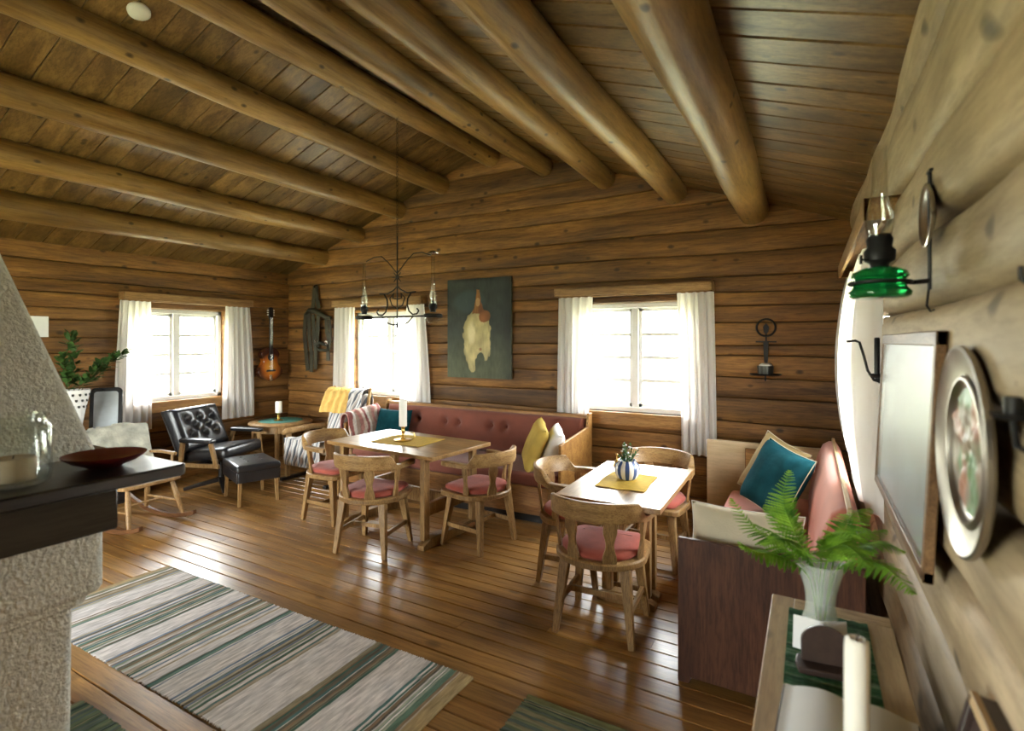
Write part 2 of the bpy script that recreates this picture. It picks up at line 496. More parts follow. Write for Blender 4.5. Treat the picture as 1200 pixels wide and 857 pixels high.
# windows: fixed frame, two casements of four panes each
def window(name, along, face, out, o, bars=3):
    """along 'x'/'y'; face = inner wall face, out = direction (+1/-1) towards the outside"""
    a0, a1, z0, z1 = o
    pf = face + out * .14
    bm = nb()
    def bar(bm, aa, ab, za, zb, d=.06, off=0):
        c = ((aa + ab) / 2, pf + out * off, (za + zb) / 2); s = (ab - aa, d, zb - za)
        if along == 'y': c = (c[1], c[0], c[2]); s = (s[1], s[0], s[2])
        box(bm, c, s)
    t = .045
    bar(bm, a0, a1, z1 - t, z1, .12); bar(bm, a0, a1, z0, z0 + t, .12)
    bar(bm, a0, a0 + t, z0, z1, .12); bar(bm, a1 - t, a1, z0, z1, .12)
    mid = (a0 + a1) / 2
    bar(bm, mid - .03, mid + .03, z0, z1, .07, -.01)
    root = struct(name, bm, M['white_paint'], bevel=.004)
    for s0, s1 in ((a0 + t, mid - .03), (mid + .03, a1 - t)):
        bm = nb()
        q = .034
        bar(bm, s0, s1, z1 - t - q, z1 - t, .04); bar(bm, s0, s1, z0 + t, z0 + t + q, .04)
        bar(bm, s0, s0 + q, z0 + t, z1 - t, .04); bar(bm, s1 - q, s1, z0 + t, z1 - t, .04)
        for b in range(1, bars + 1):
            zz = z0 + t + q + (z1 - z0 - 2 * t - 2 * q) * b / (bars + 1)
            bar(bm, s0 + q, s1 - q, zz - .017, zz + .017, .03)
        sa = obj('sash', bm, M['white_paint'], root, bevel=.003)
        bm = nb()
        bar(bm, s0 + q * .5, s1 - q * .5, z0 + t + q * .5, z1 - t - q * .5, .004)
        obj('pane', bm, M['pane'], sa, smooth=False)
    # lighter orange board added for the daylight on the log below the window
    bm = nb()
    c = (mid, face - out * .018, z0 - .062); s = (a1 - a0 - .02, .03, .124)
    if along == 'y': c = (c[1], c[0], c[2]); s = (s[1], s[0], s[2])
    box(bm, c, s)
    obj('lit_log_board', bm, M['orange_pine'] if along == 'x' else M['orange_pine_y'], root, bevel=.004)
    return root

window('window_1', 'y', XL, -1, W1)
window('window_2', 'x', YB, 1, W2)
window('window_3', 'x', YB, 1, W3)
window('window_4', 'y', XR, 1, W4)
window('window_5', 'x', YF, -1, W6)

# outside ground
bm = nb()
box(bm, (-3, 2, -.6), (120, 120, .2))
g = struct('ground', bm, M['dirt'], smooth=False)

# ------------------------------------------------------------------ daylight
w = bpy.data.worlds.new('sky'); SC.world = w; w.use_nodes = True
nt = w.node_tree
bg = nt.nodes['Background']
tc = nt.nodes.new('ShaderNodeTexCoord'); sp = nt.nodes.new('ShaderNodeSeparateXYZ')
nt.links.new(tc.outputs['Generated'], sp.inputs[0])
r = ramp(nt, [(.44, (.62, .66, .50)), (.52, (.90, .92, .90)), (.75, (.93, .96, 1.0))])
mr = nt.nodes.new('ShaderNodeMapRange'); mr.inputs[1].default_value = -1; mr.inputs[2].default_value = 1
nt.links.new(sp.outputs[2], mr.inputs[0]); nt.links.new(mr.outputs[0], r.inputs[0])
nt.links.new(r.outputs[0], bg.inputs[0]); bg.inputs[1].default_value = SKY = 26.0

def portal(name, c, size, rot):
    l = bpy.data.lights.new(name, 'AREA'); l.shape = 'RECTANGLE'; l.size, l.size_y = size
    l.cycles.is_portal = True
    o = bpy.data.objects.new(name, l); COL.objects.link(o); o.location = c; o.rotation_euler = rot
zc = 1.46
portal('daylight', (XL - .22, 3.515, zc), (1.06, 1.09), (PI / 2, 0, -PI / 2))
portal('daylight', (-4.66, YB + .22, zc), (1.08, 1.06), (-PI / 2, 0, 0))
portal('daylight', (-1.49, YB + .22, zc), (1.10, 1.06), (-PI / 2, 0, 0))
portal('daylight', (XR + .22, 3.57, zc), (1.06, 1.10), (PI / 2, 0, PI / 2))
portal('daylight', (-3.6, YF - .22, 1.275), (3.4, 1.85), (PI / 2, 0, 0))

# ------------------------------------------------------------------ camera
cd = bpy.data.cameras.new('camera'); cam = bpy.data.objects.new('camera', cd); COL.objects.link(cam)
cam.location = (0, 0, 1.62); cam.rotation_euler = (PI / 2, 0, math.radians(29.4))
cd.sensor_width = 36; cd.lens = 36 * 620 / 1200; cd.shift_y = -28.5 / 1200
cd.clip_start = .02
cd.dof.use_dof = True; cd.dof.focus_distance = 3.9; cd.dof.aperture_fstop = 2.2
SC.camera = cam
SC.view_settings.view_transform = 'Standard'; SC.view_settings.look = 'None'; SC.view_settings.gamma = 1
SC.view_settings.use_curve_mapping = False
SC.view_settings.exposure = 0.85
SC.cycles.use_denoising = True
SC.cycles.max_bounces = 12; SC.cycles.diffuse_bounces = 7; SC.cycles.glossy_bounces = 4; SC.cycles.transparent_max_bounces = 16
SC.cycles.sample_clamp_indirect = 12
SC.cycles.caustics_reflective = False; SC.cycles.caustics_refractive = False

# ================================================================== more materials
def vcol(name, rough=.9, thread=(6, 90, 6), amt=.38, bump=.4, spec=.15):
    """pigment from the mesh's own colour attribute, times a fine weave"""
    m, nt, P, O = newmat(name)
    L = nt.links
    at = nt.nodes.new('ShaderNodeVertexColor'); at.layer_name = 'Col'
    tc = nt.nodes.new('ShaderNodeTexCoord')
    mp = nt.nodes.new('ShaderNodeMapping'); mp.inputs['Scale'].default_value = thread
    L.new(tc.outputs['Object'], mp.inputs[0])
    n = nt.nodes.new('ShaderNodeTexNoise'); n.inputs['Scale'].default_value = 1; n.inputs['Detail'].default_value = 3
    L.new(mp.outputs[0], n.inputs['Vector'])
    r = ramp(nt, [(.3, (1 - amt,) * 3), (.65, (1.08,) * 3)])
    L.new(n.outputs[0], r.inputs[0])
    L.new(mixc(nt, 1.0, at.outputs[0], r.outputs[0], 'MULTIPLY'), P.inputs['Base Color'])
    P.inputs['Roughness'].default_value = rough; P.inputs['Specular IOR Level'].default_value = spec
    if bump:
        b = nt.nodes.new('ShaderNodeBump'); b.inputs['Strength'].default_value = bump; b.inputs['Distance'].default_value = .006
        L.new(n.outputs[0], b.inputs['Height']); L.new(b.outputs[0], P.inputs['Normal'])
    return m

def paint_verts(o, f):
    me = o.data
    ca = me.color_attributes.new('Col', 'FLOAT_COLOR', 'POINT')
    for v in me.vertices:
        ca.data[v.index].color = (*f(v.co), 1)

M['rust'] = plain('rust red upholstery', (.19, .058, .036), .85, noise_amt=.10, nscale=9, bump=.25, bscale=220, sheen=.2, spec=.2)
M['salmon'] = plain('salmon upholstery', (.50, .165, .105), .8, noise_amt=.07, nscale=7, bump=.2, bscale=220, sheen=.25, spec=.25)
M['pad'] = plain('red chair pad', (.42, .10, .07), .85, noise_amt=.12, nscale=14, bump=.25, bscale=200, sheen=.2, spec=.2)
M['teal'] = plain('teal velvet', (.008, .052, .064), .9, noise_amt=.3, nscale=9, bump=.3, bscale=40, sheen=0, spec=.05)
M['mustard'] = plain('mustard cloth', (.46, .32, .07), .85, noise_amt=.12, nscale=9, bump=.3, bscale=120, spec=.2)
M['tan'] = plain('tan cloth', (.36, .26, .12), .85, noise_amt=.1, nscale=9, bump=.3, bscale=120, spec=.2)
M['cream'] = plain('cream cloth', (.62, .55, .40), .85, noise_amt=.06, nscale=9, bump=.2, bscale=120, spec=.2)
M['white_cloth'] = plain('white cloth', (.82, .80, .76), .85, noise_amt=.04, nscale=9, bump=.2, bscale=120, spec=.2)
M['leather'] = plain('black leather', (.016, .016, .018), .30, noise_amt=.2, nscale=20, bump=.12, bscale=90, spec=.6)
M['yellow_runner'] = plain('ochre linen', (.58, .38, .07), .9, noise_amt=.1, nscale=30, bump=.3, bscale=260, spec=.15)
M['yellow_throw'] = plain('yellow knitted throw', (.66, .42, .13), .95, noise_amt=.12, nscale=14, bump=.8, bscale=70, spec=.1)
M['teal_mat'] = plain('teal cotton mat', (.09, .24, .20), .9, noise_amt=.18, nscale=30, bump=.3, bscale=160, spec=.15)
M['fleece'] = plain('grey green fleece', (.50, .50, .42), .95, noise_amt=.35, nscale=9, bump=1.0, bscale=45, spec=.1)
M['birch'] = wood('light turned birch', (.34, .20, .08), (.52, .34, .16), 'Z', 20, 12, .42, var=.05, bump=.05)
M['china'] = plain('white china', (.80, .80, .78), .25, noise_amt=.02, spec=.5, coat=.3)
M['paper'] = plain('white paper', (.80, .80, .79), .7, noise_amt=.02, spec=.2)
M['jar_glass'] = glass('jar glass', (.96, .98, .96), .12)
M['lamp_glass'] = glass('lamp chimney glass', (.97, .97, .95), .16)
M['green_glass'] = None
m, nt, P, O = newmat('fern green')
tc = nt.nodes.new('ShaderNodeTexCoord'); nz = nt.nodes.new('ShaderNodeTexNoise'); nz.inputs['Scale'].default_value = 22; nz.inputs['Detail'].default_value = 3
nt.links.new(tc.outputs['Object'], nz.inputs['Vector'])
r = ramp(nt, [(.32, (.10, .27, .020)), (.68, (.36, .62, .060))]); nt.links.new(nz.outputs[0], r.inputs[0]); nt.links.new(r.outputs[0], P.inputs['Base Color'])
P.inputs['Roughness'].default_value = .55
tl = nt.nodes.new('ShaderNodeBsdfTranslucent'); nt.links.new(r.outputs[0], tl.inputs[0])
mx = nt.nodes.new('ShaderNodeMixShader'); mx.inputs[0].default_value = .4
nt.links.new(P.outputs[0], mx.inputs[1]); nt.links.new(tl.outputs[0], mx.inputs[2]); nt.links.new(mx.outputs[0], O.inputs[0])
M['leaf'] = m
M['leaf_dark'] = plain('dark leaf green', (.045, .105, .022), .55, noise_amt=.35, nscale=25, spec=.3)
M['stem'] = plain('brown stem', (.13, .09, .03), .7)
M['harness'] = plain('old harness leather', (.038, .034, .020), .65, noise_amt=.35, nscale=14, bump=.3, bscale=60, spec=.3)
M['pewter'] = plain('pewter', (.38, .35, .30), .36, metal=1, noise_amt=.12, nscale=10)
M['steel'] = plain('polished tin', (.6, .58, .53), .22, metal=1, noise_amt=.05)
M['red_dish'] = plain('dark red glazed dish', (.10, .012, .014), .3, noise_amt=.2, spec=.5, coat=.4)
M['brown_leather'] = plain('dark brown wood veneer', (.045, .026, .020), .45, noise_amt=.25, nscale=30)
M['grey_plastic'] = plain('off white plastic', (.62, .60, .53), .5, noise_amt=.02)
M['blind'] = plain('beige linen panel', (.56, .47, .34), .9, noise_amt=.07, nscale=10, bump=.3, bscale=140, spec=.15)

# green glass: tinted, glossy
m, nt, P, O = newmat('green bottle glass')
P.inputs['Base Color'].default_value = (.012, .30, .07, 1); P.inputs['Roughness'].default_value = .06
P.inputs['Transmission Weight'].default_value = .75; P.inputs['IOR'].default_value = 1.45
M['green_glass'] = m

# ================================================================== helpers for soft things
def pillow_bm(w, h, t, seed=0, n=20, wr=.012):
    bm = nb()
    def side(s):
        def f(u, v):
            a, b = 2 * u - 1, 2 * v - 1
            k = (max(0, (1 - a ** 4)) * max(0, (1 - b ** 4))) ** .45
            x = w / 2 * a * (1 - .07 * (1 - b * b)); y = h / 2 * b * (1 - .07 * (1 - a * a))
            z = s * t / 2 * k
            q = noise.noise(Vector((x * 7 + seed, y * 7, s * 3.))) * wr + noise.noise(Vector((x * 17 + seed, y * 9, s * 5.))) * wr * .5
            return (x, y, z + s * q * k)
        return f
    A = grid(bm, side(1), n, n); B = grid(bm, side(-1), n, n)
    bmesh.ops.remove_doubles(bm, verts=bm.verts, dist=1e-4)
    return bm

def cushion(name, label, w, h, t, mat, loc, rot, group=None, piping=None, seed=0):
    o = obj(name, pillow_bm(w, h, t, seed), mat, smooth=True, angle=80)
    o.location = loc; o.rotation_euler = rot
    tag(o, label, 'cushion', group)
    if piping:
        bm = nb()
        pts = []
        N = 20
        for (a0, b0, a1, b1) in ((-1, -1, 1, -1), (1, -1, 1, 1), (1, 1, -1, 1), (-1, 1, -1, -1)):
            for k in range(N):
                a = a0 + (a1 - a0) * k / N; b = b0 + (b1 - b0) * k / N
                pts.append((w / 2 * a * (1 - .07 * (1 - b * b)), h / 2 * b * (1 - .07 * (1 - a * a)), 0))
        tube(bm, pts, .0032, 6, closed=True)
        obj('piping', bm, piping, o)
    return o

def soft_box(bm, c, s, r, n=8, puff=.0, M=None):
    """upholstered block with rounded edges (radius r) and a puffed top"""
    cx, cy, cz = c; sx, sy, sz = s
    def ring_pts(inset, z):
        pts = []
        hx, hy = sx / 2 - inset, sy / 2 - inset
        rr = max(r - inset, .004)
        for qx, qy, a0 in ((1, 1, 0), (-1, 1, PI / 2), (-1, -1, PI), (1, -1, 1.5 * PI)):
            for k in range(5):
                a = a0 + PI / 2 * k / 4
                pts.append((cx + qx * (hx - rr) + rr * math.cos(a), cy + qy * (hy - rr) + rr * math.sin(a), z))
        return pts
    rings = []
    for k in range(5):
        a = PI / 2 * k / 4
        rings.append(ring_pts(r * (1 - math.sin(a)), cz - sz / 2 + r * (1 - math.cos(a))))
    for k in range(5):
        a = PI / 2 * k / 4
        rings.append(ring_pts(r * (1 - math.cos(a)), cz + sz / 2 - r * (1 - math.sin(a))))
    for q in (.25, .5, .8):
        top = ring_pts(r, cz + sz / 2 + puff * math.sin(q * PI / 2))
        rings.append([(cx + (x - cx) * (1 - q), cy + (y - cy) * (1 - q), z) for x, y, z in top])
    if M: rings = [[M @ Vector(p) for p in ring] for ring in rings]
    loft(bm, rings)

def tufted(bm, w, h, t, buttons, M, nu=48, nv=20, depth=.035, rad=.055, edge=.05):
    """cushion panel in local x (width), z (height), front at -y; sinks at the buttons"""
    def front(u, v):
        x = (u - .5) * w; z = v * h
        e = min(min(u, 1 - u) * w, min(v, 1 - v) * h)
        k = 1 if e > edge else math.sqrt(max(0, 1 - (1 - e / edge) ** 2))
        y = -t * (.35 + .65 * k)
        for bx, bz in buttons:
            d = math.hypot(x - bx, z - bz)
            y += depth * math.exp(-(d / rad) ** 2)
        return M @ Vector((x, y, z))
    def back(u, v):
        return M @ Vector(((u - .5) * w, 0, v * h))
    A = grid(bm, front, nu, nv); B = grid(bm, back, nu, nv)
    for i in range(nu):
        for j in (0, nv): bm.faces.new((A[i][j], A[i + 1][j], B[i + 1][j], B[i][j]))
    for j in range(nv):
        for i in (0, nu): bm.faces.new((A[i][j], A[i][j + 1], B[i][j + 1], B[i][j]))

# ================================================================== pelmets and curtains
def pelmet(along, face, into, a0, a1, label, mat):
    bm = nb()
    d = .115
    for c, s in (((0, d - .009, .0), (a1 - a0, .018, .085)), ((0, d / 2, .036), (a1 - a0, d, .014)), ((-(a1 - a0) / 2 + .008, d / 2, 0), (.016, d, .085)), (((a1 - a0) / 2 - .008, d / 2, 0), (.016, d, .085))):
        cc = (c[0] + (a0 + a1) / 2, face + into * (c[1] + .012), 2.11 + c[2])
        ss = s
        if along == 'y': cc = (cc[1], cc[0], cc[2]); ss = (s[1], s[0], s[2])
        box(bm, cc, ss)
    o = obj('curtain_pelmet', bm, mat, bevel=.003)
    tag(o, label, 'pelmet', 'wooden pelmets over the windows')
    # rail below, holding the rings
    bm = nb()
    p0, p1 = (a0 + .03, face + into * .06, 2.065), (a1 - .03, face + into * .06, 2.065)
    if along == 'y': p0, p1 = (p0[1], p0[0], p0[2]), (p1[1], p1[0], p1[2])
    tube(bm, [p0, p1], .009, 8)
    obj('rail', bm, mat, o)
    return o

pelmet('y', XL, 1, 2.87, 4.37, 'pine pelmet board over the left wall window', M['pine_y'])
pelmet('x', YB, -1, -5.46, -3.97, 'pine pelmet board over the back window behind the chandelier', M['pine'])
pelmet('x', YB, -1, -2.26, -.74, 'pine pelmet board over the back window right of the hen painting', M['pine'])
pelmet('y', XR, -1, 2.36, 4.42, 'pine pelmet board on the right wall, seen almost end on', M['pine_y'])

def smooth(a, b, x):
    t = min(1, max(0, (x - a) / (b - a))); return t * t * (3 - 2 * t)

def curtain(along, face, into, t0, t1, b0, b1, zt, zb, folds, label, seed, amp=.022, bulge=0.0, off=.062, skew=0.0, hug=False):
    R = random.Random(seed)
    ph = [R.uniform(0, 6) for _ in range(4)]
    def f(u, v):
        z = zb + (zt - zb) * v + skew * (u - .5) * (1 - v)
        w = v ** 1.6
        a = (b0 + (b1 - b0) * u) * (1 - w) + (t0 + (t1 - t0) * u) * w
        am = amp * (.55 + .45 * (1 - v))
        p = am * math.sin(u * folds * 2 * PI + ph[0] + .5 * math.sin(v * 3 + ph[1])) + am * .4 * math.sin(u * folds * 3.7 * PI + ph[2] + v)
        p += bulge * math.sin(PI * min(1, max(0, v))) ** .8
        p = max(p, -off + .03) + off
        if hug: p = .034 + (p - .034) * smooth(.0, .45, u)
        return (a, face + into * p, z) if along == 'x' else (face + into * p, a, z)
    bm = nb()
    sheet(bm, f, int(folds * 14), 26, .002)
    o = obj('curtain', bm, M['curtain'], angle=80)
    return tag(o, label, 'curtain', 'white window curtains')

curtain('y', XL, 1, 2.86, 3.16, 2.80, 3.17, 2.06, .64, 5, 'white curtain left of the left wall window, behind the leafy plant', 1)
curtain('y', XL, 1, 4.03, 4.36, 3.99, 4.43, 2.06, .64, 5, 'white curtain on the left wall beside the guitar', 2)
curtain('x', YB, -1, -5.46, -5.10, -5.48, -5.12, 2.06, .62, 5, 'white curtain beside the hanging leather harness', 3)
curtain('x', YB, -1, -4.23, -3.97, -4.34, -3.86, 2.06, .60, 5, 'white curtain between the middle window and the hen painting', 4)
curtain('x', YB, -1, -2.24, -1.87, -2.26, -1.91, 2.06, .66, 5, 'white curtain just right of the hen painting, ending behind the long sofa', 5)
curtain('x', YB, -1, -1.06, -.74, -1.02, -.72, 2.06, .60, 5, 'white curtain on the back wall between the right window and the candle sconce', 6)
curtain('y', XR, -1, 2.72, 3.20, 2.68, 3.20, 2.06, .86, 3, 'white bulging curtain on the right wall beside the salmon bench', 7, amp=.020, bulge=.075, off=.07, hug=True)
curtain('y', XR, -1, 3.95, 4.38, 3.90, 4.40, 2.06, .93, 5, 'white curtain in the far right corner, mostly behind the bulging one', 8, amp=.025, bulge=.06)

# ================================================================== captain's chairs
def horseshoe(t, hw=.262, db=.235, cy=-.03, arm=.175):
    """t in -1..1 along the rail, 0 at the middle of the back -> (x, y), unit outward"""
    L1 = PI / 2 * (hw + db) / 2; Lt = L1 + arm
    s = abs(t) * Lt
    if s < L1:
        a = s / L1 * PI / 2
        x, y = hw * math.sin(a), cy - db * math.cos(a)
        n = Vector((math.sin(a) / hw, -math.cos(a) / db, 0)).normalized()
    else:
        x, y = hw + (s - L1) * .06, cy + (s - L1)
        n = Vector((1, 0, 0))
    if t < 0: x = -x; n.x = -n.x
    return x, y, n

def make_chair(label):
    t = thing('captain_chair', label, 'chair', group='captain chairs around the two tables')
    # seat frame, rounded at the back
    def dshape(k, fy=.225):
        pts = []
        for i in range(25):
            a = PI * i / 24
            pts.append((.258 * k * math.cos(PI + a), -.03 + .225 * k * math.sin(PI + a)))
        pts += [(.250 * k, .10), (.238 * k, fy - .03), (.20 * k, fy), (-.20 * k, fy), (-.238 * k, fy - .03), (-.250 * k, .10)]
        return pts
    bm = nb(); prism(bm, dshape(1), .400, .442)
    obj('seat', bm, M['oak'], t, bevel=.010)
    bm = nb()
    rings = []
    for k, z in ((.80, .4405), (.86, .452), (.87, .468), (.82, .482), (.6, .489), (.25, .492)):
        rings.append([(x, y, z) for x, y in dshape(k, .20 * k / .86)])
    loft(bm, rings)
    obj('seat_pad', bm, M['pad'], t, angle=70)
    # legs
    foot = {}
    for sx in (-1, 1):
        for sy in (-1, 1):
            bm = nb()
            beam(bm, (sx * .17, sy * .145 - .01, .402), (sx * .213, sy * .20, 0), (.058, .05), (.034, .032), up=(0, 1, 0))
            obj('leg', bm, M['oak'], t, bevel=.005)
    def at(sx, sy, z):
        k = (.402 - z) / .402
        return Vector((sx * (.17 + .043 * k), (sy * .145 - .01) * (1 - k) + sy * .20 * k, z))
    for sx in (-1, 1):
        bm = nb(); beam(bm, at(sx, -1, .17), at(sx, 1, .17), (.020, .034), (.020, .034)); obj('stretcher', bm, M['oak'], t, bevel=.003)
    bm = nb(); beam(bm, (at(-1, -1, .17) + at(-1, 1, .17)) / 2, (at(1, -1, .17) + at(1, 1, .17)) / 2, (.020, .034), (.020, .034)); obj('stretcher', bm, M['oak'], t, bevel=.003)
    # rail: arms and raised crest in one bent piece
    rings = []
    N = 72
    for i in range(N + 1):
        tt = -1 + 2 * i / N
        x, y, n = horseshoe(tt)
        cr = smooth(.57, .43, abs(tt))
        end = smooth(1.0, .90, abs(tt))
        wd = .050 + .014 * smooth(.6, .95, abs(tt)) * (1 - cr)
        wd *= .35 + .65 * math.sqrt(max(0, end))
        zb = .652 + .012 * cr
        zt = .686 + .078 * cr + .010 * cr * math.cos(tt * 3)
        lean = .022 * cr
        wt = wd * (1 - .50 * cr)
        p = Vector((x, y, 0))
        ring = []
        for o, z in ((-wd / 2, zb), (wd / 2, zb), (wd / 2 + lean * .3, zb + .022), (wt / 2 + lean, zt - .006), (wt / 2 - .006 + lean, zt), (-wt / 2 + .006 + lean, zt), (-wt / 2 + lean, zt - .006), (-wd / 2 + lean * .3, zb + .022)):
            q = p + n * o
            ring.append((q.x, q.y, z))
        rings.append(ring)
    bm = nb(); loft(bm, rings)
    obj('crest_rail', bm, M['oak_x'], t, bevel=0, angle=35)
    # wavy splats
    for tt, w in ((-.19, .066), (.19, .066), (-.60, .040), (.60, .040)):
        x, y, n = horseshoe(tt)
        tx = Vector((-n.y, n.x, 0))
        top = Vector((x, y, .668)); bot = Vector((x, y, .435)) - n * .028
        rings = []
        for k in range(15):
            v = k / 14
            c = bot.lerp(top, v)
            ww = w / 2 * (1 + .22 * math.sin(v * 2 * PI * 1.5 + .4) - .12 * math.sin(v * PI))
            rings.append([c + tx * a * ww + n * b * .009 for a, b in ((-1, -1), (1, -1), (1, 1), (-1, 1))])
        bm = nb(); loft(bm, rings)
        obj('splat', bm, M['oak'], t, bevel=.003)
    return t

chair0 = make_chair('wooden captain chair at the near side of the candle table, its back to the camera')
chair0.location = (-2.995, 3.10, 0); chair0.rotation_euler = (0, 0, math.radians(12))
for loc, rz, lab in (
        ((-3.815, 3.47, 0), -90, 'wooden captain chair at the left end of the candle table, beside the armchair with throws'),
        ((-2.33, 3.59, 0), 82, 'wooden captain chair at the right end of the candle table, its back to the right'),
        ((-1.04, 2.905, 0), 4, 'wooden captain chair tucked under the near end of the table with the striped pot'),
        ((-1.41, 3.42, 0), -86, 'wooden captain chair at the left side of the table with the striped pot'),
        ((-1.02, 3.96, 0), 178, 'wooden captain chair at the window end of the table with the striped pot')):
    dup(chair0, loc, math.radians(rz), lab)

# ================================================================== tables
def make_table(name, label, loc, rz, L, W, topmat, inset=.10, spread=None):
    t = thing(name, label, 'table', loc, rz, 'trestle dining tables')
    bm = nb()
    n = 5
    for k in range(n):
        y = -W / 2 + W * (k + .5) / n
        box(bm, (0, y, .725), (L, W / n - .0006, .030))
    obj('tabletop', bm, topmat, t, bevel=.0)
    for s in (-1, 1):
        bm = nb(); box(bm, (s * (L / 2 - .004), 0, .7251), (.06, W + .004, .0315)); obj('breadboard_end', bm, topmat, t, bevel=.004)
    for s in (-1, 1):
        x = s * (L / 2 - inset)
        for q in (-1, 1):
            bm = nb(); yl = spread or W / 2 - .07; beam(bm, (x, q * yl, .70), (x, q * yl, .07), (.048, .062), (.048, .062), up=(0, 1, 0)); obj('leg', bm, M['oak'], t, bevel=.004)
        bm = nb()
        h = .18 if spread else W / 2 - .02
        prism(bm, [(-h, 0), (h, 0), (h, .035), (h - .10, .075), (-h + .10, .075), (-h, .035)], -.035, .035, Matrix.Translation((x, 0, 0)) @ Matrix.Rotation(PI / 2, 4, 'Z') @ Matrix.Rotation(PI / 2, 4, 'X'))
        obj('foot_runner', bm, M['oak'], t, bevel=.005)
        bm = nb(); box(bm, (x, 0, .69), (.05, W - .10, .04)); obj('bearer', bm, M['oak'], t, bevel=.003)
    bm = nb(); box(bm, (0, 0, .30), (L - 2 * inset, .035, .12)); obj('stretcher', bm, M['oak'], t, bevel=.004)
    for s in (-1, 1):
        bm = nb(); box(bm, (s * (L / 2 - inset), 0, .30), (.04, 2 * (spread or W / 2 - .07), .10)); obj('cross_rail', bm, M['oak'], t, bevel=.003)
    return t

T1 = (-3.075, 3.60); R1 = math.radians(-4.5)
T2 = (-.99, 3.26); R2 = math.radians(90 + 1.0)
make_table('dining_table', 'rectangular oak table with a yellow runner and a thick white candle', (*T1, 0), R1, 1.20, .74, M['oak_top'], .12)
make_table('dining_table', 'smaller pale table by the right window, with the blue striped pot', (*T2, 0), R2, .92, .60, M['oak_top'], .395, .12)

def flat_cloth(name, label, cat, w, h, loc, rz, mat, t=.003, ripple=.0015):
    bm = nb()
    sheet(bm, lambda u, v: ((u - .5) * w + .003 * math.sin(v * 9), (v - .5) * h + .003 * math.sin(u * 11), ripple * (1 + math.sin(u * 9 + v * 4))), 24, 16, t)
    o = obj(name, bm, mat, angle=60)
    o.location = loc; o.rotation_euler = (0, 0, rz)
    return tag(o, label, cat)

flat_cloth('table_runner', 'ochre yellow cloth under the brass candlestick on the oak table', 'table cloth', .52, .40, (T1[0] - .02, T1[1] + .02, .7415), R1 + .12, M['yellow_runner'])
flat_cloth('table_runner', 'ochre yellow cloth under the blue striped pot', 'table cloth', .30, .40, (T2[0] - .01, T2[1] - .02, .7415), .05, M['yellow_runner'])

def candlestick(label, loc, h, plate, group=None, handle=False):
    t = thing('brass_candlestick', label, 'candlestick', loc, 0, group)
    bm = nb()
    lathe(bm, [(0, 0), (plate, 0), (plate * 1.02, .006), (plate * .93, .010), (plate * .4, .012), (.016, .020), (.012, .03), (.020, .04), (.012, .052), (.012, h * .55), (.021, h * .62), (.012, h * .72), (.017, h - .012), (.024, h), (0, h)], seg=28)
    obj('stem', bm, M['brass'], t, angle=50)
    if handle:
        bm = nb()
        tube(bm, [(plate * .8 + .0, 0, .008), (plate + .03, 0, .02), (plate + .055, 0, .045), (plate + .045, 0, .075), (plate + .01, 0, .075)], .004, 8)
        obj('handle', bm, M['brass'], t)
    return t

def candle(label, loc, r, h, cat='candle'):
    bm = nb()
    lathe(bm, [(0, 0), (r, 0), (r, h - .006), (r * .85, h), (r * .5, h - .003), (0, h - .003)], seg=24)
    o = obj('candle', bm, M['wax'], angle=50); o.location = loc
    tag(o, label, cat)
    bm = nb(); tube(bm, [(0, 0, h - .004), (.001, 0, h + .008)], .0012, 6); obj('wick', bm, M['iron'], o)
    return o

candlestick('brass candlestick with a carrying handle on the oak table', (T1[0] - .05, T1[1] - .01, .7465), .125, .078, 'brass candlesticks', True)
candle('thick white candle in the brass holder on the oak table', (T1[0] - .05, T1[1] - .01, .8715), .034, .235)

# blue and white striped pot with a few flowers
t = thing('striped_pot', 'round white pot with wide blue stripes on the small table', 'flower pot', (T2[0] - .02, T2[1] + .02, .7460))
m, nt, P, O = newmat('blue striped glaze')
tc = nt.nodes.new('ShaderNodeTexCoord'); sp = nt.nodes.new('ShaderNodeSeparateXYZ'); nt.links.new(tc.outputs['Object'], sp.inputs[0])
an = math_node(nt, 'ARCTAN2', sp.outputs[1], sp.outputs[0])
sn = math_node(nt, 'SINE', math_node(nt, 'ADD', math_node(nt, 'MULTIPLY', an, 9.0), .4))
gt = math_node(nt, 'GREATER_THAN', sn, .05)
nt.links.new(mixc(nt, gt, (.78, .77, .74), (.045, .085, .22)), P.inputs['Base Color']); P.inputs['Roughness'].default_value = .25
bm = nb()
lathe(bm, [(0, 0), (.045, 0), (.062, .012), (.076, .04), (.080, .065), (.074, .092), (.058, .110), (.054, .116), (.057, .122), (.052, .122), (.048, .114), (.05, .05), (0, .04)], seg=40)
obj('bowl', bm, m, t, angle=60)
R = random.Random(4)
bm = nb(); bl = nb()
for k in range(26):
    a = R.uniform(0, 2 * PI); r0 = R.uniform(0, .03); r1 = r0 + R.uniform(.01, .06); hh = R.uniform(.15, .22)
    p0 = Vector((r0 * math.cos(a), r0 * math.sin(a), .06)); p1 = Vector((r1 * math.cos(a + .2), r1 * math.sin(a + .2), hh))
    tube(bm, [p0, (p0 + p1) / 2 + Vector((0, 0, .015)), p1], .0012, 5)
    for q in range(4):
        c = p0.lerp(p1, .5 + .5 * R.random()); d = Vector((R.uniform(-1, 1), R.uniform(-1, 1), R.uniform(.1, 1))).normalized()
        e = d.cross(Vector((0, 0, 1))).normalized() * .007; L = R.uniform(.018, .032)
        v = [bm.verts.new(x) for x in (c, c + d * L * .5 + e, c + d * L, c + d * L * .5 - e)]; bm.faces.new(v)
    if k % 3 == 0:
        lathe(bl, [(0, -.004), (.006, -.003), (.009, .001), (.006, .004), (0, .003)], p1, 8)
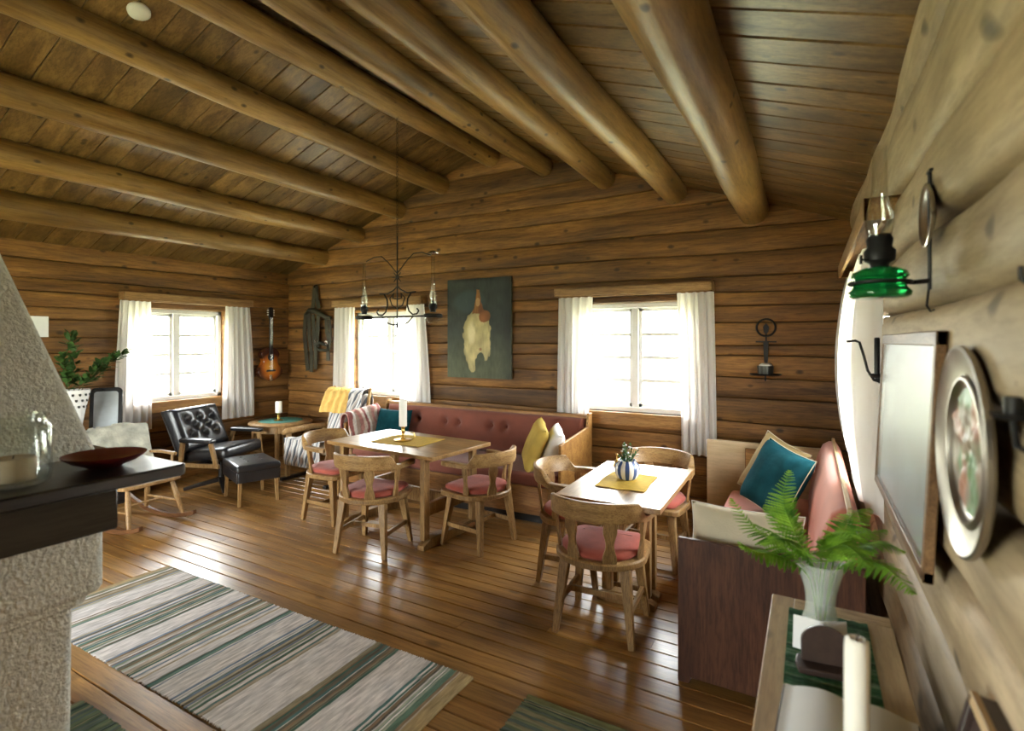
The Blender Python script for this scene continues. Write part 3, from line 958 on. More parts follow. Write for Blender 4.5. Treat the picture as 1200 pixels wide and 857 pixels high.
obj('sprigs', bm, M['leaf_dark'], t, angle=30)
obj('blossom', bl, plain('white blossom', (.8, .78, .7), .7), t)

# small brass knick-knack at the far end of the small table
t = thing('brass_bell', 'tiny brass table bell behind the blue striped pot', 'bell', (T2[0] - .20, T2[1] + .36, .7410))
bm = nb(); lathe(bm, [(0, 0.0), (.026, 0), (.024, .008), (.017, .02), (.015, .035), (.008, .042), (0, .043)], seg=20); obj('dome', bm, M['brass'], t, angle=60)
bm = nb(); lathe(bm, [(.003, .04), (.005, .055), (.003, .065), (.008, .075), (.008, .082), (0, .086)], seg=12); obj('handle', bm, M['brass'], t, angle=60)

# ================================================================== long sofa
SX0, SX1, SY0, SY1 = -4.46, -1.86, 4.14, 4.90
t = thing('bench_sofa', 'long wooden sofa with rust red buttoned back under the hen painting', 'sofa', ((SX0 + SX1) / 2, (SY0 + SY1) / 2, 0))
W = SX1 - SX0
bm = nb()
box(bm, (0, -.34, .205), (W - .04, .025, .25)); box(bm, (0, .30, .205), (W - .04, .03, .25)); box(bm, (0, -.02, .32), (W - .04, .66, .02))
obj('base', bm, M['bench_wood'], t, bevel=.003)
bm = nb(); box(bm, (0, -.28, .04), (W - .14, .03, .08)); box(bm, (0, .26, .04), (W - .14, .03, .08)); obj('plinth', bm, M['dark_wood'], t)
bm = nb(); soft_box(bm, (0, -.04, .392), (W - .07, .66, .125), .035, puff=.012); obj('seat_cushion', bm, M['rust'], t, angle=60)
BT = [(-.95, .27), (-.77, .27), (-.40, .27), (-.22, .27), (.20, .27), (.38, .27), (.77, .27), (.95, .27)]
MB = Matrix.Translation((0, .31, .445)) @ Matrix.Rotation(math.radians(-9), 4, 'X')
bm = nb(); tufted(bm, W - .09, .43, .11, BT, MB, nu=170, nv=30, rad=.042, depth=.062)
bk = obj('backrest', bm, M['rust'], t, angle=70)
for bx, bz in BT:
    bm = nb(); lathe(bm, [(0, -.004), (.014, -.003), (.012, .004), (0, .008)], seg=12, M=MB @ Matrix.Translation((bx, -.056, bz)) @ Matrix.Rotation(PI / 2, 4, 'X'))
    obj('button', bm, M['rust'], bk, angle=60)
bm = nb(); box(bm, (0, .34, .885), (W - .02, .075, .035)); obj('back_rail', bm, M['bench_wood'], t, bevel=.006)
bm = nb(); box(bm, (0, .355, .60), (W - .04, .02, .56)); obj('back_panel', bm, M['bench_wood'], t, bevel=.002)
for s in (-1, 1):
    bm = nb()
    x = s * (W / 2 - .012)
    prism(bm, [(-.375, .02), (-.345, .02), (-.345, .06), (.33, .06), (.33, .02), (.375, .02), (.375, .92), (.30, .92), (.27, .79), (-.30, .735), (-.365, .72)], -.014, .014, Matrix.Translation((x, 0, 0)) @ Matrix.Rotation(PI / 2, 4, 'Z') @ Matrix.Rotation(PI / 2, 4, 'X'))
    obj('end_panel', bm, M['orange_pine'], t, bevel=.005)
sofa_cush = 'scatter cushions on the long sofa'
cushion('cushion', 'teal cushion at the left end of the long sofa', .46, .40, .15, M['teal'], (-4.12, 4.56, .655), (math.radians(72), 0, math.radians(4)), sofa_cush, seed=1)
cushion('cushion', 'mustard cushion leaning at the right end of the long sofa', .46, .44, .14, M['mustard'], (-2.225, 4.38, .66), (math.radians(68), math.radians(8), math.radians(-58)), sofa_cush, seed=2)
cushion('cushion', 'white cushion in front of the mustard one on the long sofa', .42, .40, .13, M['white_cloth'], (-2.035, 4.36, .645), (math.radians(70), math.radians(8), math.radians(-60)), sofa_cush, seed=3)

# ================================================================== bench under the right window
BX0, BX1, BY0, BY1 = -.55, .15, 2.60, 4.50
t = thing('corner_bench', 'wooden bench with salmon cushions along the right wall', 'bench', (0, 0, 0))
bm = nb()
prism(bm, [(BX0, .0), (BX0 + .05, 0), (BX0 + .06, .03), (BX1 - .05, .03), (BX1 - .04, 0), (BX1 + .05, 0), (BX1 + .05, .685), (BX0, .685)], BY0 - .014, BY0 + .014, Matrix(((1, 0, 0, 0), (0, 0, 1, 0), (0, 1, 0, 0), (0, 0, 0, 1))))
obj('end_panel', bm, M['red_wood'], t, bevel=.005)['label'] = 'dark red brown near end panel'
bm = nb(); box(bm, (BX0 + .03, (BY0 + BY1) / 2, .20), (.024, BY1 - BY0 - .03, .28)); box(bm, ((BX0 + BX1) / 2, (BY0 + BY1) / 2, .33), (BX1 - BX0 - .03, BY1 - BY0 - .03, .02)); box(bm, (BX1 - .02, (BY0 + BY1) / 2, .20), (.024, BY1 - BY0 - .03, .28))
obj('base', bm, M['red_wood'], t, bevel=.003)
bm = nb(); box(bm, (BX0 + .09, (BY0 + BY1) / 2, .035), (.03, BY1 - BY0 - .2, .07)); box(bm, (BX1 - .09, (BY0 + BY1) / 2, .035), (.03, BY1 - BY0 - .2, .07)); obj('plinth', bm, M['dark_wood'], t)
bm = nb(); soft_box(bm, ((BX0 + BX1) / 2 - .02, (BY0 + BY1) / 2, .40), (BX1 - BX0 - .06, BY1 - BY0 - .06, .12), .035, puff=.012); obj('seat_cushion', bm, M['salmon'], t, angle=60)
bm = nb()
rings = []
prof = [(-.19, .462), (-.20, .50), (-.165, .72), (-.135, .82), (-.11, .878), (-.07, .905), (-.03, .90), (-.005, .86), (-.005, .462)]
for y, k in ((BY0 + .035, .90), (BY0 + .05, .985), (BY0 + .09, 1), (BY1 - .10, 1), (BY1 - .06, .985), (BY1 - .045, .9)):
    rings.append([(BX1 - .06 + (x + .1) * k, y, .68 + (z - .68) * k) for x, z in prof])
loft(bm, rings)
obj('backrest', bm, M['salmon'], t, angle=60)
bm = nb(); box(bm, (BX1 - .005, (BY0 + BY1) / 2, .62), (.020, BY1 - BY0 - .04, .60)); obj('back_board', bm, M['pale_wood'], t, bevel=.004)
bm = nb(); box(bm, (BX0 + .285, BY1 + .0, .43), (.92, .026, .80)); obj('end_board', bm, wood('pale plywood', (.52, .40, .24), (.68, .55, .37), 'X', 8, 8, .6, var=0, bump=.05, fine=.1), t, bevel=.004)['label'] = 'pale board closing the far end'
bm = nb(); box(bm, (BX0 + .21, BY1 - .032, .62), (.20, .03, .34)); obj('arm_board', bm, M['orange_pine'], t, bevel=.006)
bc = 'cushions on the corner bench'
cushion('cushion', 'teal cushion with pale piping on the salmon bench', .44, .46, .17, M['teal'], (-.20, 3.93, .70), (math.radians(66), math.radians(10), math.radians(-50)), bc, M['cream'], seed=4)
cushion('cushion', 'tan cushion half hidden behind the teal one on the salmon bench', .42, .46, .12, M['tan'], (-.235, 4.20, .70), (math.radians(66), math.radians(14), math.radians(-46)), bc, M['cream'], seed=5)
cushion('cushion', 'cream cushion behind the near end panel of the salmon bench', .51, .33, .17, M['cream'], (-.275, 2.765, .645), (math.radians(76), 0, math.radians(-2)), bc, M['white_cloth'], seed=6)

# ================================================================== black leather easy chair and footstool
t = thing('easy_chair', 'low black leather armchair with buttoned back under the left window', 'armchair', (-5.74, 3.56, 0), math.radians(-72))
MS = Matrix.Translation((0, .02, .40)) @ Matrix.Rotation(math.radians(7), 4, 'X')
bm = nb(); soft_box(bm, (0, 0, 0), (.60, .58, .13), .05, puff=.02, M=MS); obj('seat', bm, M['leather'], t, angle=70)
MB = Matrix.Translation((0, -.24, .40)) @ Matrix.Rotation(math.radians(24), 4, 'X') @ Matrix.Rotation(PI, 4, 'Z')
BT = [(-.17, .36), (0, .36), (.17, .36), (-.09, .27), (.09, .27), (-.17, .18), (0, .18), (.17, .18)]
bm = nb(); tufted(bm, .66, .50, .12, BT, MB, nu=48, nv=36, rad=.042, depth=.045, edge=.06)
bk = obj('backrest', bm, M['leather'], t, angle=75)
for bx, bz in BT:
    bm = nb(); lathe(bm, [(0, -.004), (.014, -.003), (.012, .005), (0, .009)], seg=12, M=MB @ Matrix.Translation((bx, -.079, bz)) @ Matrix.Rotation(PI / 2, 4, 'X'))
    obj('button', bm, M['leather'], bk, angle=60)
bm = nb()
box(bm, (0, 0, 0), (.68, .025, .52), MB @ Matrix.Translation((0, .012, .25)))
obj('back_shell', bm, M['dark_wood'], t, bevel=.01)
for s in (-1, 1):
    bm = nb(); soft_box(bm, (s * .375, .03, .575), (.085, .40, .045), .02, puff=.006); obj('armrest', bm, M['leather'], t, angle=70)
    bm = nb()
    beam(bm, (s * .375, .19, .552), (s * .35, .24, .30), (.03, .045), (.03, .045), up=(0, 1, 0)); beam(bm, (s * .375, -.15, .552), (s * .35, -.20, .30), (.03, .045), (.03, .045), up=(0, 1, 0)); box(bm, (s * .35, .02, .31), (.028, .50, .045))
    obj('arm_frame', bm, M['oak'], t, bevel=.004)
bm = nb(); box(bm, (0, .02, .315), (.70, .10, .035)); tube(bm, [(0, 0, .31), (0, 0, .08)], .03, 14)
for a in (45, 135, 225, 315):
    c, s = math.cos(math.radians(a)), math.sin(math.radians(a))
    beam(bm, (0, 0, .085), (.36 * c, .36 * s, .018), (.055, .05), (.04, .03))
obj('swivel_base', bm, M['dark_wood'], t, bevel=.004)

t = thing('footstool', 'black leather footstool on four wooden legs beside the easy chair', 'footstool', (-5.03, 3.44, 0), math.radians(-19))
MS = Matrix.Translation((0, 0, .362)) @ Matrix.Rotation(math.radians(0), 4, 'X')
bm = nb(); soft_box(bm, (0, 0, 0), (.56, .42, .08), .03, puff=.010, M=MS); top = obj('cushion_top', bm, M['leather'], t, angle=70)
for bx in (-.12, 0.0, .12):
    for by in (-.07, .07):
        bm = nb(); lathe(bm, [(0, -.002), (.013, 0), (.010, .005), (0, .007)], (bx, by, .409), 10); obj('button', bm, M['leather'], top, angle=60)
bm = nb()
for q, sz in (((0, .195, .28), (.53, .02, .10)), ((0, -.195, .28), (.53, .02, .10)), ((.26, 0, .28), (.02, .38, .10)), ((-.26, 0, .28), (.02, .38, .10))): box(bm, q, sz)
obj('skirt', bm, M['leather'], t, bevel=.004)
for sx in (-1, 1):
    for sy in (-1, 1):
        bm = nb(); beam(bm, (sx * .235, sy * .165, .325), (sx * .25, sy * .18, 0), (.036, .036), (.026, .026), up=(0, 1, 0)); obj('leg', bm, M['oak'], t, bevel=.003)

# ================================================================== round side table in the corner
t = thing('side_table', 'round pale side table in the far left corner', 'side table', (-5.89, 4.44, 0))
bm = nb(); lathe(bm, [(0, .572), (.372, .572), (.38, .580), (.38, .594), (.372, .602), (0, .602)], seg=56); obj('tabletop', bm, M['birch'], t, angle=50)
bm = nb(); lathe(bm, [(.325, .49), (.335, .49), (.335, .572), (.325, .572)], seg=48, cap=False); obj('apron', bm, M['birch'], t, angle=50)
for k in range(4):
    a = PI / 4 + k * PI / 2
    bm = nb(); beam(bm, (.31 * math.cos(a), .31 * math.sin(a), .572), (.33 * math.cos(a), .33 * math.sin(a), 0), (.05, .05), (.032, .032), up=(0, 1, 0)); obj('leg', bm, M['birch'], t, bevel=.004)
bm = nb(); lathe(bm, [(0, 0), (.262, 0), (.265, .002), (.26, .004), (0, .004)], seg=48)
o = obj('round_mat', bm, M['teal_mat'], angle=50); o.location = (-5.93, 4.47, .6025); tag(o, 'round teal mat on the corner side table', 'mat')
candlestick('low brass candlestick on the teal mat of the corner table', (-5.92, 4.43, .6070), .10, .055, 'brass candlesticks')
candle('thick white candle on the corner side table', (-5.92, 4.43, .7070), .040, .145)

# ================================================================== rag rugs
def rag_rug(name, label, w, d, loc, rz, cols_at, hem=True, step=.004, seed=0, fringe=True):
    """stripes run across the short side; colour per thread in the colour attribute"""
    R = random.Random(seed)
    nx = int(w / step); ny = 22
    edge0 = [R.uniform(-.006, .006) for _ in range(nx + 1)]; edge1 = [R.uniform(-.006, .006) for _ in range(nx + 1)]
    bm = nb()
    def f(u, v):
        i = min(nx, int(round(u * nx)))
        y = -d / 2 + edge0[i] * (1 - v) + (d + edge1[i] * 0) * v + edge1[i] * v
        return ((u - .5) * w + .004 * math.sin(v * 7), y, .006 + .0012 * math.sin(u * nx * 2.1) + .0015 * math.sin(u * 11 + v * 5))
    sheet(bm, f, nx, ny, -.005)
    o = obj(name, bm, M['rag'], smooth=False)
    o.location = loc; o.rotation_euler = (0, 0, rz)
    cols = cols_at(nx)
    paint_verts(o, lambda co: cols[min(nx, max(0, int(round((co.x / w + .5) * nx))))])
    return tag(o, label, 'rug', 'woven rag rugs')

M['rag'] = vcol('rag rug weave', .95, (60, 10, 10), .35, .5)
M['rag_green'] = M['rag']
PAL = [tuple(min(.9, c * 1.25) for c in q) for q in [(.12, .20, .15), (.22, .28, .20), (.08, .15, .12), (.30, .26, .17), (.20, .26, .34), (.42, .36, .26), (.24, .17, .11), (.10, .20, .19), (.36, .40, .32), (.14, .13, .10), (.45, .38, .30)]]
WHT = [(.84, .80, .78), (.80, .76, .74), (.87, .83, .81), (.77, .74, .73)]
# band ends along the rug, from its far left end to the right hem (fractions of its length), coloured or white by turns
BANDS = [(.012, 'h'), (.075, 'c'), (.13, 'w'), (.155, 'c'), (.20, 'w'), (.30, 'c'), (.345, 'w'), (.445, 'c'), (.52, 'l'), (.575, 'w'), (.665, 'c'), (.76, 'w'), (.825, 'c'), (.905, 'w'), (.972, 'c'), (1.01, 'h')]
def big_cols(nx):
    R = random.Random(12)
    out = []
    run, col = 0, None
    for i in range(nx + 1):
        t = i / nx
        k = next(b for e, b in BANDS if t <= e)
        if run <= 0 or k != kind_prev:
            run = R.randint(1, 4) if k in 'cl' else R.randint(3, 12)
            col = (.50, .38, .20) if k == 'h' else R.choice(WHT) if k == 'w' else R.choice(PAL) if (R.random() < (.78 if k == 'c' else .42)) else R.choice(WHT)
        run -= 1; kind_prev = k
        j = R.uniform(.9, 1.08)
        out.append(tuple(c * j for c in col))
    return out
rag_rug('rag_rug', 'long pale striped rag rug in front of the fireplace', 2.62, .79, (-2.715, 1.715, .0), math.radians(.6), big_cols, seed=3)
def green_cols(seed, hemside=1):
    def f(nx):
        R = random.Random(seed); out = []; col = None; run = 0
        for i in range(nx + 1):
            if run <= 0:
                run = R.randint(1, 5); col = R.choice([(.10, .14, .09), (.16, .20, .12), (.22, .25, .15), (.06, .09, .07), (.28, .26, .16), (.13, .17, .15)])
            run -= 1
            e = (i if hemside < 0 else nx - i)
            out.append((.20, .20, .09) if e < 9 else col)
        return out
    return f
rag_rug('rag_rug', 'dark green striped rag rug at the bottom edge, in front of the bench', 1.6, .62, (-.81, 1.345, 0), math.radians(90), green_cols(5), seed=7)
rag_rug('rag_rug', 'grey green rag rug beside the foot of the fireplace', 1.0, .38, (-2.36, .935, 0), math.radians(0), green_cols(9), seed=8)

# ================================================================== fireplace
t = thing('fireplace', 'white rough plastered open fireplace with a dark wooden mantel', 'fireplace', (-2.2, .2, 0))
FX, FY = -2.2, .2
def ring4(x0, x1, y0, y1, z): return [(x0 - FX, y0 - FY, z), (x1 - FX, y0 - FY, z), (x1 - FX, y1 - FY, z), (x0 - FX, y1 - FY, z)]
def rounded4(x0, x1, y0, y1, z, r=.03):
    pts = []
    for cx, cy, a0 in ((x1 - r, y1 - r, 0), (x0 + r, y1 - r, PI / 2), (x0 + r, y0 + r, PI), (x1 - r, y0 + r, 1.5 * PI)):
        for k in range(4):
            a = a0 + PI / 2 * k / 3
            pts.append((cx + r * math.cos(a) - FX, cy + r * math.sin(a) - FY, z))
    return pts
bm = nb()
rings = []
for z, x1, y1 in ((0, -1.88, .715), (.40, -1.88, .72), (.834, -1.88, .725), (.841, -1.878, .735), (.846, -1.868, .752), (.860, -1.866, .757), (.868, -1.864, .762), (.874, -1.854, .782), (.888, -1.85, .79), (1.06, -1.85, .79)):
    rings.append(rounded4(-3.1, x1, -.55, y1, z))
loft(bm, rings)
obj('plaster_body', bm, M['plaster'], t, angle=50)
bm = nb()
rings = []
for z, x1, y1, x0, y0 in ((1.22, -2.18, .912, -3.0, -.35), (1.93, -2.335, .693, -2.95, -.2), (2.55, -2.47, .50, -2.9, -.05), (3.9, -2.47, .50, -2.9, -.05)):
    rings.append(rounded4(x0, x1, y0, y1, z, .025))
loft(bm, rings)
obj('plaster_hood', bm, M['plaster'], t, angle=50)
bm = nb()
MX, MY = -1.775, .99
prism(bm, [(-3.15 - FX, -.62 - FY), (MX - FX, -.62 - FY), (MX - FX, MY - .02 - FY), (MX - .015 - FX, MY - FY), (-3.15 - FX, MY - FY)], 1.183, 1.22)
obj('mantel_slab', bm, M['mantel'], t, bevel=.006)
bm = nb(); box(bm, (-2.46 - FX, .10 - FY, 1.122), (1.32, 1.40, .122)); obj('mantel_beam', bm, M['mantel'], t, bevel=.006)

# jar, candle and dish on the mantel
JX, JY = -1.93, .60
bm = nb()
lathe(bm, [(0, 0), (.070, 0), (.080, .008), (.084, .03), (.084, .150), (.078, .162), (.072, .168), (.072, .184), (.078, .188), (.078, .194), (.069, .194), (.068, .168), (.075, .158), (.079, .148), (.079, .03), (.074, .012), (0, .012)], seg=48)
o = obj('glass_jar', bm, M['jar_glass'], angle=50); o.location = (JX, JY, 1.2215); tag(o, 'clear glass jar with a stubby candle standing on the dark mantel', 'jar')
bm = nb(); lathe(bm, [(0, 0), (.050, 0), (.050, .058), (.046, .062), (.02, .058), (0, .058)], seg=32)
o = obj('candle', bm, plain('beige candle wax', (.36, .27, .17), .6, noise_amt=.05), angle=50); o.location = (JX, JY, 1.2345); tag(o, 'stubby beige candle inside the glass jar', 'candle')
bm = nb(); tube(bm, [(0, 0, .055), (.001, .001, .068)], .0012, 6); obj('wick', bm, M['iron'], o)
bm = nb()
lathe(bm, [(0, .004), (.045, 0), (.05, .004), (.085, .018), (.110, .036), (.112, .040), (.106, .038), (.08, .024), (.045, .010), (0, .009)], seg=44)
o = obj('shallow_dish', bm, M['red_dish'], angle=60); o.location = (-1.965, .835, 1.2205); tag(o, 'shallow dark red dish on the mantel', 'dish')

# ================================================================== rocking chair
t = thing('rocking_chair', 'light wooden rocking chair with a grey fleece over its back', 'rocking chair', (-5.20, 2.46, 0), math.radians(-83)); t.scale = (1, 1, .88)
# local: faces +y, seat z .42
bm = nb(); prism(bm, [(-.25, .23), (-.27, .0), (-.22, -.22), (.22, -.22), (.27, .0), (.25, .23), (.18, .26), (-.18, .26)], .405, .440, Matrix.Rotation(math.radians(3), 4, 'X')); obj('seat', bm, M['birch'], t, bevel=.008)
for s in (-1, 1):
    pts = []
    for k in range(17):
        a = math.radians(-30 + 52 * k / 16)
        pts.append((s * .235, 1.05 * math.sin(a) + .02, 1.05 * (1 - math.cos(a)) + .02))
    rings = []
    for x, y, z in pts: rings.append([(x - .018, y, z - .02), (x + .018, y, z - .02), (x + .018, y, z + .022), (x - .018, y, z + .022)])
    bm = nb(); loft(bm, rings); obj('rocker', bm, wood('dark rocker wood', (.16, .07, .03), (.27, .13, .055), 'Y', 14, 12, .4) if s < 0 else M['rocker'], t, bevel=.005)
    M['rocker'] = bpy.data.materials['dark rocker wood']
    for sy, yt, yb in ((1, .17, .26), (-1, -.15, -.25)):
        zt, zb = .412, .03 + 1.05 * (1 - math.cos(math.asin(min(.5, abs(yb) / 1.05))))
        pts = [Vector((s * .19, yt, zt)).lerp(Vector((s * .235, yb, zb)), q) for q in (0, .15, .4, .5, .55, .8, 1)]
        bm = nb(); tube(bm, pts, [.016, .019, .022, .024, .020, .020, .016], 12); obj('leg', bm, M['birch'], t)
    bm = nb(); tube(bm, [(s * .215, .215, .20), (s * .215, 0, .20), (s * .215, -.205, .20)], [.009, .013, .009], 10); obj('stretcher', bm, M['birch'], t)
    bm = nb(); tube(bm, [(s * .21, -.19, .43), (s * .225, -.25, .66), (s * .22, -.33, .88)], [.016, .018, .014], 12); obj('back_post', bm, M['birch'], t)
    bm = nb(); tube(bm, [(s * .232, -.26, .655), (s * .27, -.10, .665), (s * .275, .10, .655)], [.014, .018, .018], 10); tube(bm, [(s * .272, .06, .655), (s * .25, .08, .43)], .011, 10); obj('arm', bm, M['birch'], t)
bm = nb(); tube(bm, [(-.213, 0, .20), (.213, 0, .20)], .011, 10); obj('stretcher', bm, M['birch'], t)
for x in (-.13, -.045, .045, .13):
    bm = nb(); tube(bm, [(x * .9, -.195, .43), (x, -.335, .86)], .008, 8); obj('spindle', bm, M['birch'], t)
bm = nb(); loft(bm, [[(x, -.325 - .04 * (1 - (x / .25) ** 2) + dy, .85 + dz) for dy, dz in ((-.011, 0), (.011, 0), (.011 - .02, .10 - .05 * (x / .25) ** 2), (-.011 - .02, .10 - .05 * (x / .25) ** 2))] for x in (-.25, -.18, -.09, 0, .09, .18, .25)]); obj('top_rail', bm, M['birch'], t, bevel=.004)
# the fleece thrown over the back
bm = nb()
def fl(u, v):
    # v: 0 front bottom .. 1 rear bottom, over the top at .5
    x = (u - .5) * .52
    if v < .45: q = v / .45; y, z = -.10 - .22 * q, .46 + .50 * q
    elif v < .55: q = (v - .45) / .1; a = PI * q; y, z = -.36 + .04 * math.cos(a), .96 + .03 * math.sin(a)
    else: q = (v - .55) / .45; y, z = -.40 + .0 * q, .96 - .42 * q
    n = noise.noise(Vector((x * 8, v * 9, 0))) * .016 + noise.noise(Vector((x * 25, v * 30, 3))) * .005
    return (x + n * .4 + .02 * math.sin(v * 9), y - n * (1 if v > .5 else -1) , z - .02 * (2 * u - 1) ** 2)
sheet(bm, fl, 40, 70, .014)
def fleece_mat():
    m = M['fleece']; return m
o = obj('fleece_throw', bm, fleece_mat(), angle=80); o.location = (-5.20, 2.46, 0); o.rotation_euler = (0, 0, math.radians(-83)); o.scale = (1.0, 1, .86); o.location.y += .02
tag(o, 'grey green fleece hung over the back of the rocking chair', 'throw')

# ================================================================== armchair with throws
t = thing('lounge_chair', 'wooden sled based armchair almost covered by throws, between the corner table and the oak table', 'armchair', (-4.99, 4.36, 0), PI)
bm = nb(); soft_box(bm, (0, .02, .385), (.60, .58, .13), .045, puff=.02, M=Matrix.Rotation(math.radians(5), 4, 'X')); obj('seat_cushion', bm, M['blind'], t, angle=70)
bm = nb(); soft_box(bm, (0, -.30, .70), (.58, .12, .58), .045, M=Matrix.Translation((0, -.30, .42)) @ Matrix.Rotation(math.radians(12), 4, 'X') @ Matrix.Translation((0, .30, -.42))); M['grey_blanket'] = None; backc = obj('back_cushion', bm, M['blind'], t, angle=70)
for s in (-1, 1):
    bm = nb(); tube(bm, [(s * .36, -.30, .56), (s * .36, -.05, .575), (s * .36, .26, .56), (s * .36, .31, .545)], [.03, .036, .036, .02], 12); obj('armrest', bm, M['oak'], t)
    bm = nb(); beam(bm, (s * .36, .22, .55), (s * .36, .24, .02), (.04, .05), (.04, .05), up=(0, 1, 0)); beam(bm, (s * .36, -.30, .55), (s * .36, -.26, .02), (.04, .05), (.04, .05), up=(0, 1, 0)); obj('leg_frame', bm, M['oak'], t, bevel=.004)
    bm = nb(); box(bm, (s * .36, .0, .018), (.05, .66, .036)); obj('sled_runner', bm, M['dark_wood'], t, bevel=.005)
bm = nb(); box(bm, (0, .20, .30), (.70, .03, .05)); box(bm, (0, -.24, .30), (.70, .03, .05)); obj('seat_frame', bm, M['oak'], t, bevel=.003)
for s in (-1, 1):
    bm = nb(); beam(bm, (s * .30, -.27, .32), (s * .31, -.42, 1.02), (.035, .03), (.03, .025), up=(0, 1, 0)); lathe(bm, [(0, 0), (.016, .006), (.018, .02), (.010, .036), (0, .04)], (s * .31, -.425, 1.015), 10); obj('back_post', bm, M['oak'], t, bevel=.003)
def over_back(u, v, w, x0, zf, zr, seed, drop=0):
    x = x0 + (u - .5) * w
    s = seed
    yb, zt = -.40, 1.0
    if v < .45: q = v / .45; z = zf + (zt - zf) * q; y = -.19 - .15 * (z - .4) / .6
    elif v < .55: q = (v - .45) / .1; a = PI * q; y = -.405 + .075 * math.cos(a); z = zt + .03 * math.sin(a)
    else: q = (v - .55) / .45; z = zt - (zt - zr) * q; y = -.48
    n = .012 * math.sin(x * 55 + s + v * 2) + .014 * noise.noise(Vector((x * 9 + s, v * 7, 1)))
    return (x + .012 * math.sin(v * 9 + s), y + n + (.030 if v < .45 else -.012 if v > .55 else 0) , z + (n if .45 <= v <= .55 else 0) + .03 * noise.noise(Vector((x * 4 + s, 5, v))) * (1 if v < .2 or v > .8 else 0))
def place(o, label):
    o.location = (-4.99, 4.36, 0); o.rotation_euler = (0, 0, PI)
    return tag(o, label, 'throw', 'throws on the sled armchair')
bm = nb(); sheet(bm, lambda u, v: over_back(u, v, .44, .16, .74, .70, 1), 60, 40, .010); place(obj('yellow_throw', bm, M['yellow_throw'], angle=80), 'yellow knitted throw hung over the back of the armchair under the middle window')
# striped grey blanket: bands across
m, nt, P, O = newmat('grey striped wool')
tc = nt.nodes.new('ShaderNodeTexCoord'); sp = nt.nodes.new('ShaderNodeSeparateXYZ'); nt.links.new(tc.outputs['Object'], sp.inputs[0])
nz = nt.nodes.new('ShaderNodeTexNoise'); nz.inputs['Scale'].default_value = 14
v = math_node(nt, 'FRACT', math_node(nt, 'ADD', math_node(nt, 'MULTIPLY', sp.outputs[0], 9.0), math_node(nt, 'MULTIPLY', sp.outputs[2], 3.0)))
r = ramp(nt, [(0, (.10, .11, .13)), (.22, (.52, .50, .47)), (.45, (.62, .60, .58)), (.6, (.20, .20, .22)), (.72, (.45, .40, .36)), (.9, (.66, .64, .62))]); r.color_ramp.interpolation = 'CONSTANT'
nt.links.new(v, r.inputs[0]); nt.links.new(r.outputs[0], P.inputs['Base Color']); P.inputs['Roughness'].default_value = .95
M['grey_blanket'] = m; backc.data.materials[0] = m
bm = nb(); sheet(bm, lambda u, v: over_back(u, v, .22, -.19, .58, .62, 4), 40, 40, .010); place(obj('grey_throw', bm, M['grey_blanket'], angle=80), 'grey striped throw hanging beside the yellow one on the same armchair')
def seat_throw(u, v):
    x = (u - .5) * .60; 
    if v < .4: q = v / .4; y, z = .335, .20 + .27 * q
    else: q = (v - .4) / .6; y, z = .335 - .50 * q, .485 - .03 * q + .22 * max(0, q - .8)
    n = .014 * noise.noise(Vector((x * 9, v * 8, 2))) + .006 * math.sin(x * 60)
    return (x, y + (n if v < .4 else 0), z + (n + .022 if v >= .4 else 0))
bm = nb(); sheet(bm, seat_throw, 50, 40, .010); place(obj('seat_blanket', bm, M['grey_blanket'], angle=80), 'grey and white striped blanket spread over the seat of the armchair with throws')
# folded plaid on the arm
M['plaid'] = vcol('plaid wool', .95, (40, 40, 40), .2, .5)
bm = nb()
def plaid(u, v):
    y = -.40 + .50 * u
    zt = .745 + .10 * (y + .4)
    if v < .36: x, z = -.050 - .02 * (1 - v / .36), zt - .26 * (1 - v / .36)
    elif v < .64: q = (v - .36) / .28; x, z = -.050 * math.cos(PI * q), zt + .055 * math.sin(PI * q)
    else: q = (v - .64) / .36; x, z = .050 + .03 * q, zt - .24 * q
    n = .016 * noise.noise(Vector((y * 11, v * 6, 7)))
    return (x + n, y, z + n + .02)
sheet(bm, plaid, 60, 40, -.018)
o = obj('plaid_blanket', bm, M['plaid'], angle=80); o.location = (SX0 + .012, SY0 + .42, 0); tag(o, 'pinkish striped blanket draped over the left end panel of the long sofa', 'throw')
PC = [(.46, .22, .19), (.60, .48, .40), (.30, .11, .10), (.66, .60, .54), (.42, .30, .24)]
paint_verts(o, lambda co: PC[int((co.y + .5) * 22 + 1.5 * noise.noise(co * 6)) % 5])

# ================================================================== dark chest, openwork pot and black frame with a painted reflection by the left wall
t = thing('dark_chest', 'dark low chest against the left wall behind the rocking chair', 'chest', (-6.19, 2.42, 0))
bm = nb(); box(bm, (0, 0, .35), (.44, .64, .62)); obj('body', bm, M['dark_wood'], t, bevel=.006)
bm = nb(); box(bm, (.005, 0, .68), (.48, .68, .03)); obj('lid', bm, M['dark_wood'], t, bevel=.006)
bm = nb(); box(bm, (.0, 0, .02), (.40, .60, .04)); obj('plinth', bm, M['dark_wood'], t)
for s in (-1, 1):
    bm = nb(); tube(bm, [(.225, s * .15 - .04, .42), (.245, s * .15 - .03, .42), (.245, s * .15 + .03, .42), (.225, s * .15 + .04, .42)], .005, 6); obj('handle', bm, M['iron'], t)
t = thing('plant_pot', 'white openwork pot with a leafy branch, left of the left window', 'plant', (-6.15, 2.36, .6955))
m, nt, P, O = newmat('openwork china')
bm = nb()
N = 40
prof = [(0, 0), (.055, 0), (.060, .02), (.052, .05), (.060, .10), (.085, .25), (.115, .40), (.125, .455), (.120, .460), (.108, .40), (.078, .25), (.05, .10), (0, .08)]
lathe(bm, prof, seg=40); obj('pot', bm, M['china'], t, angle=50)
bm = nb()
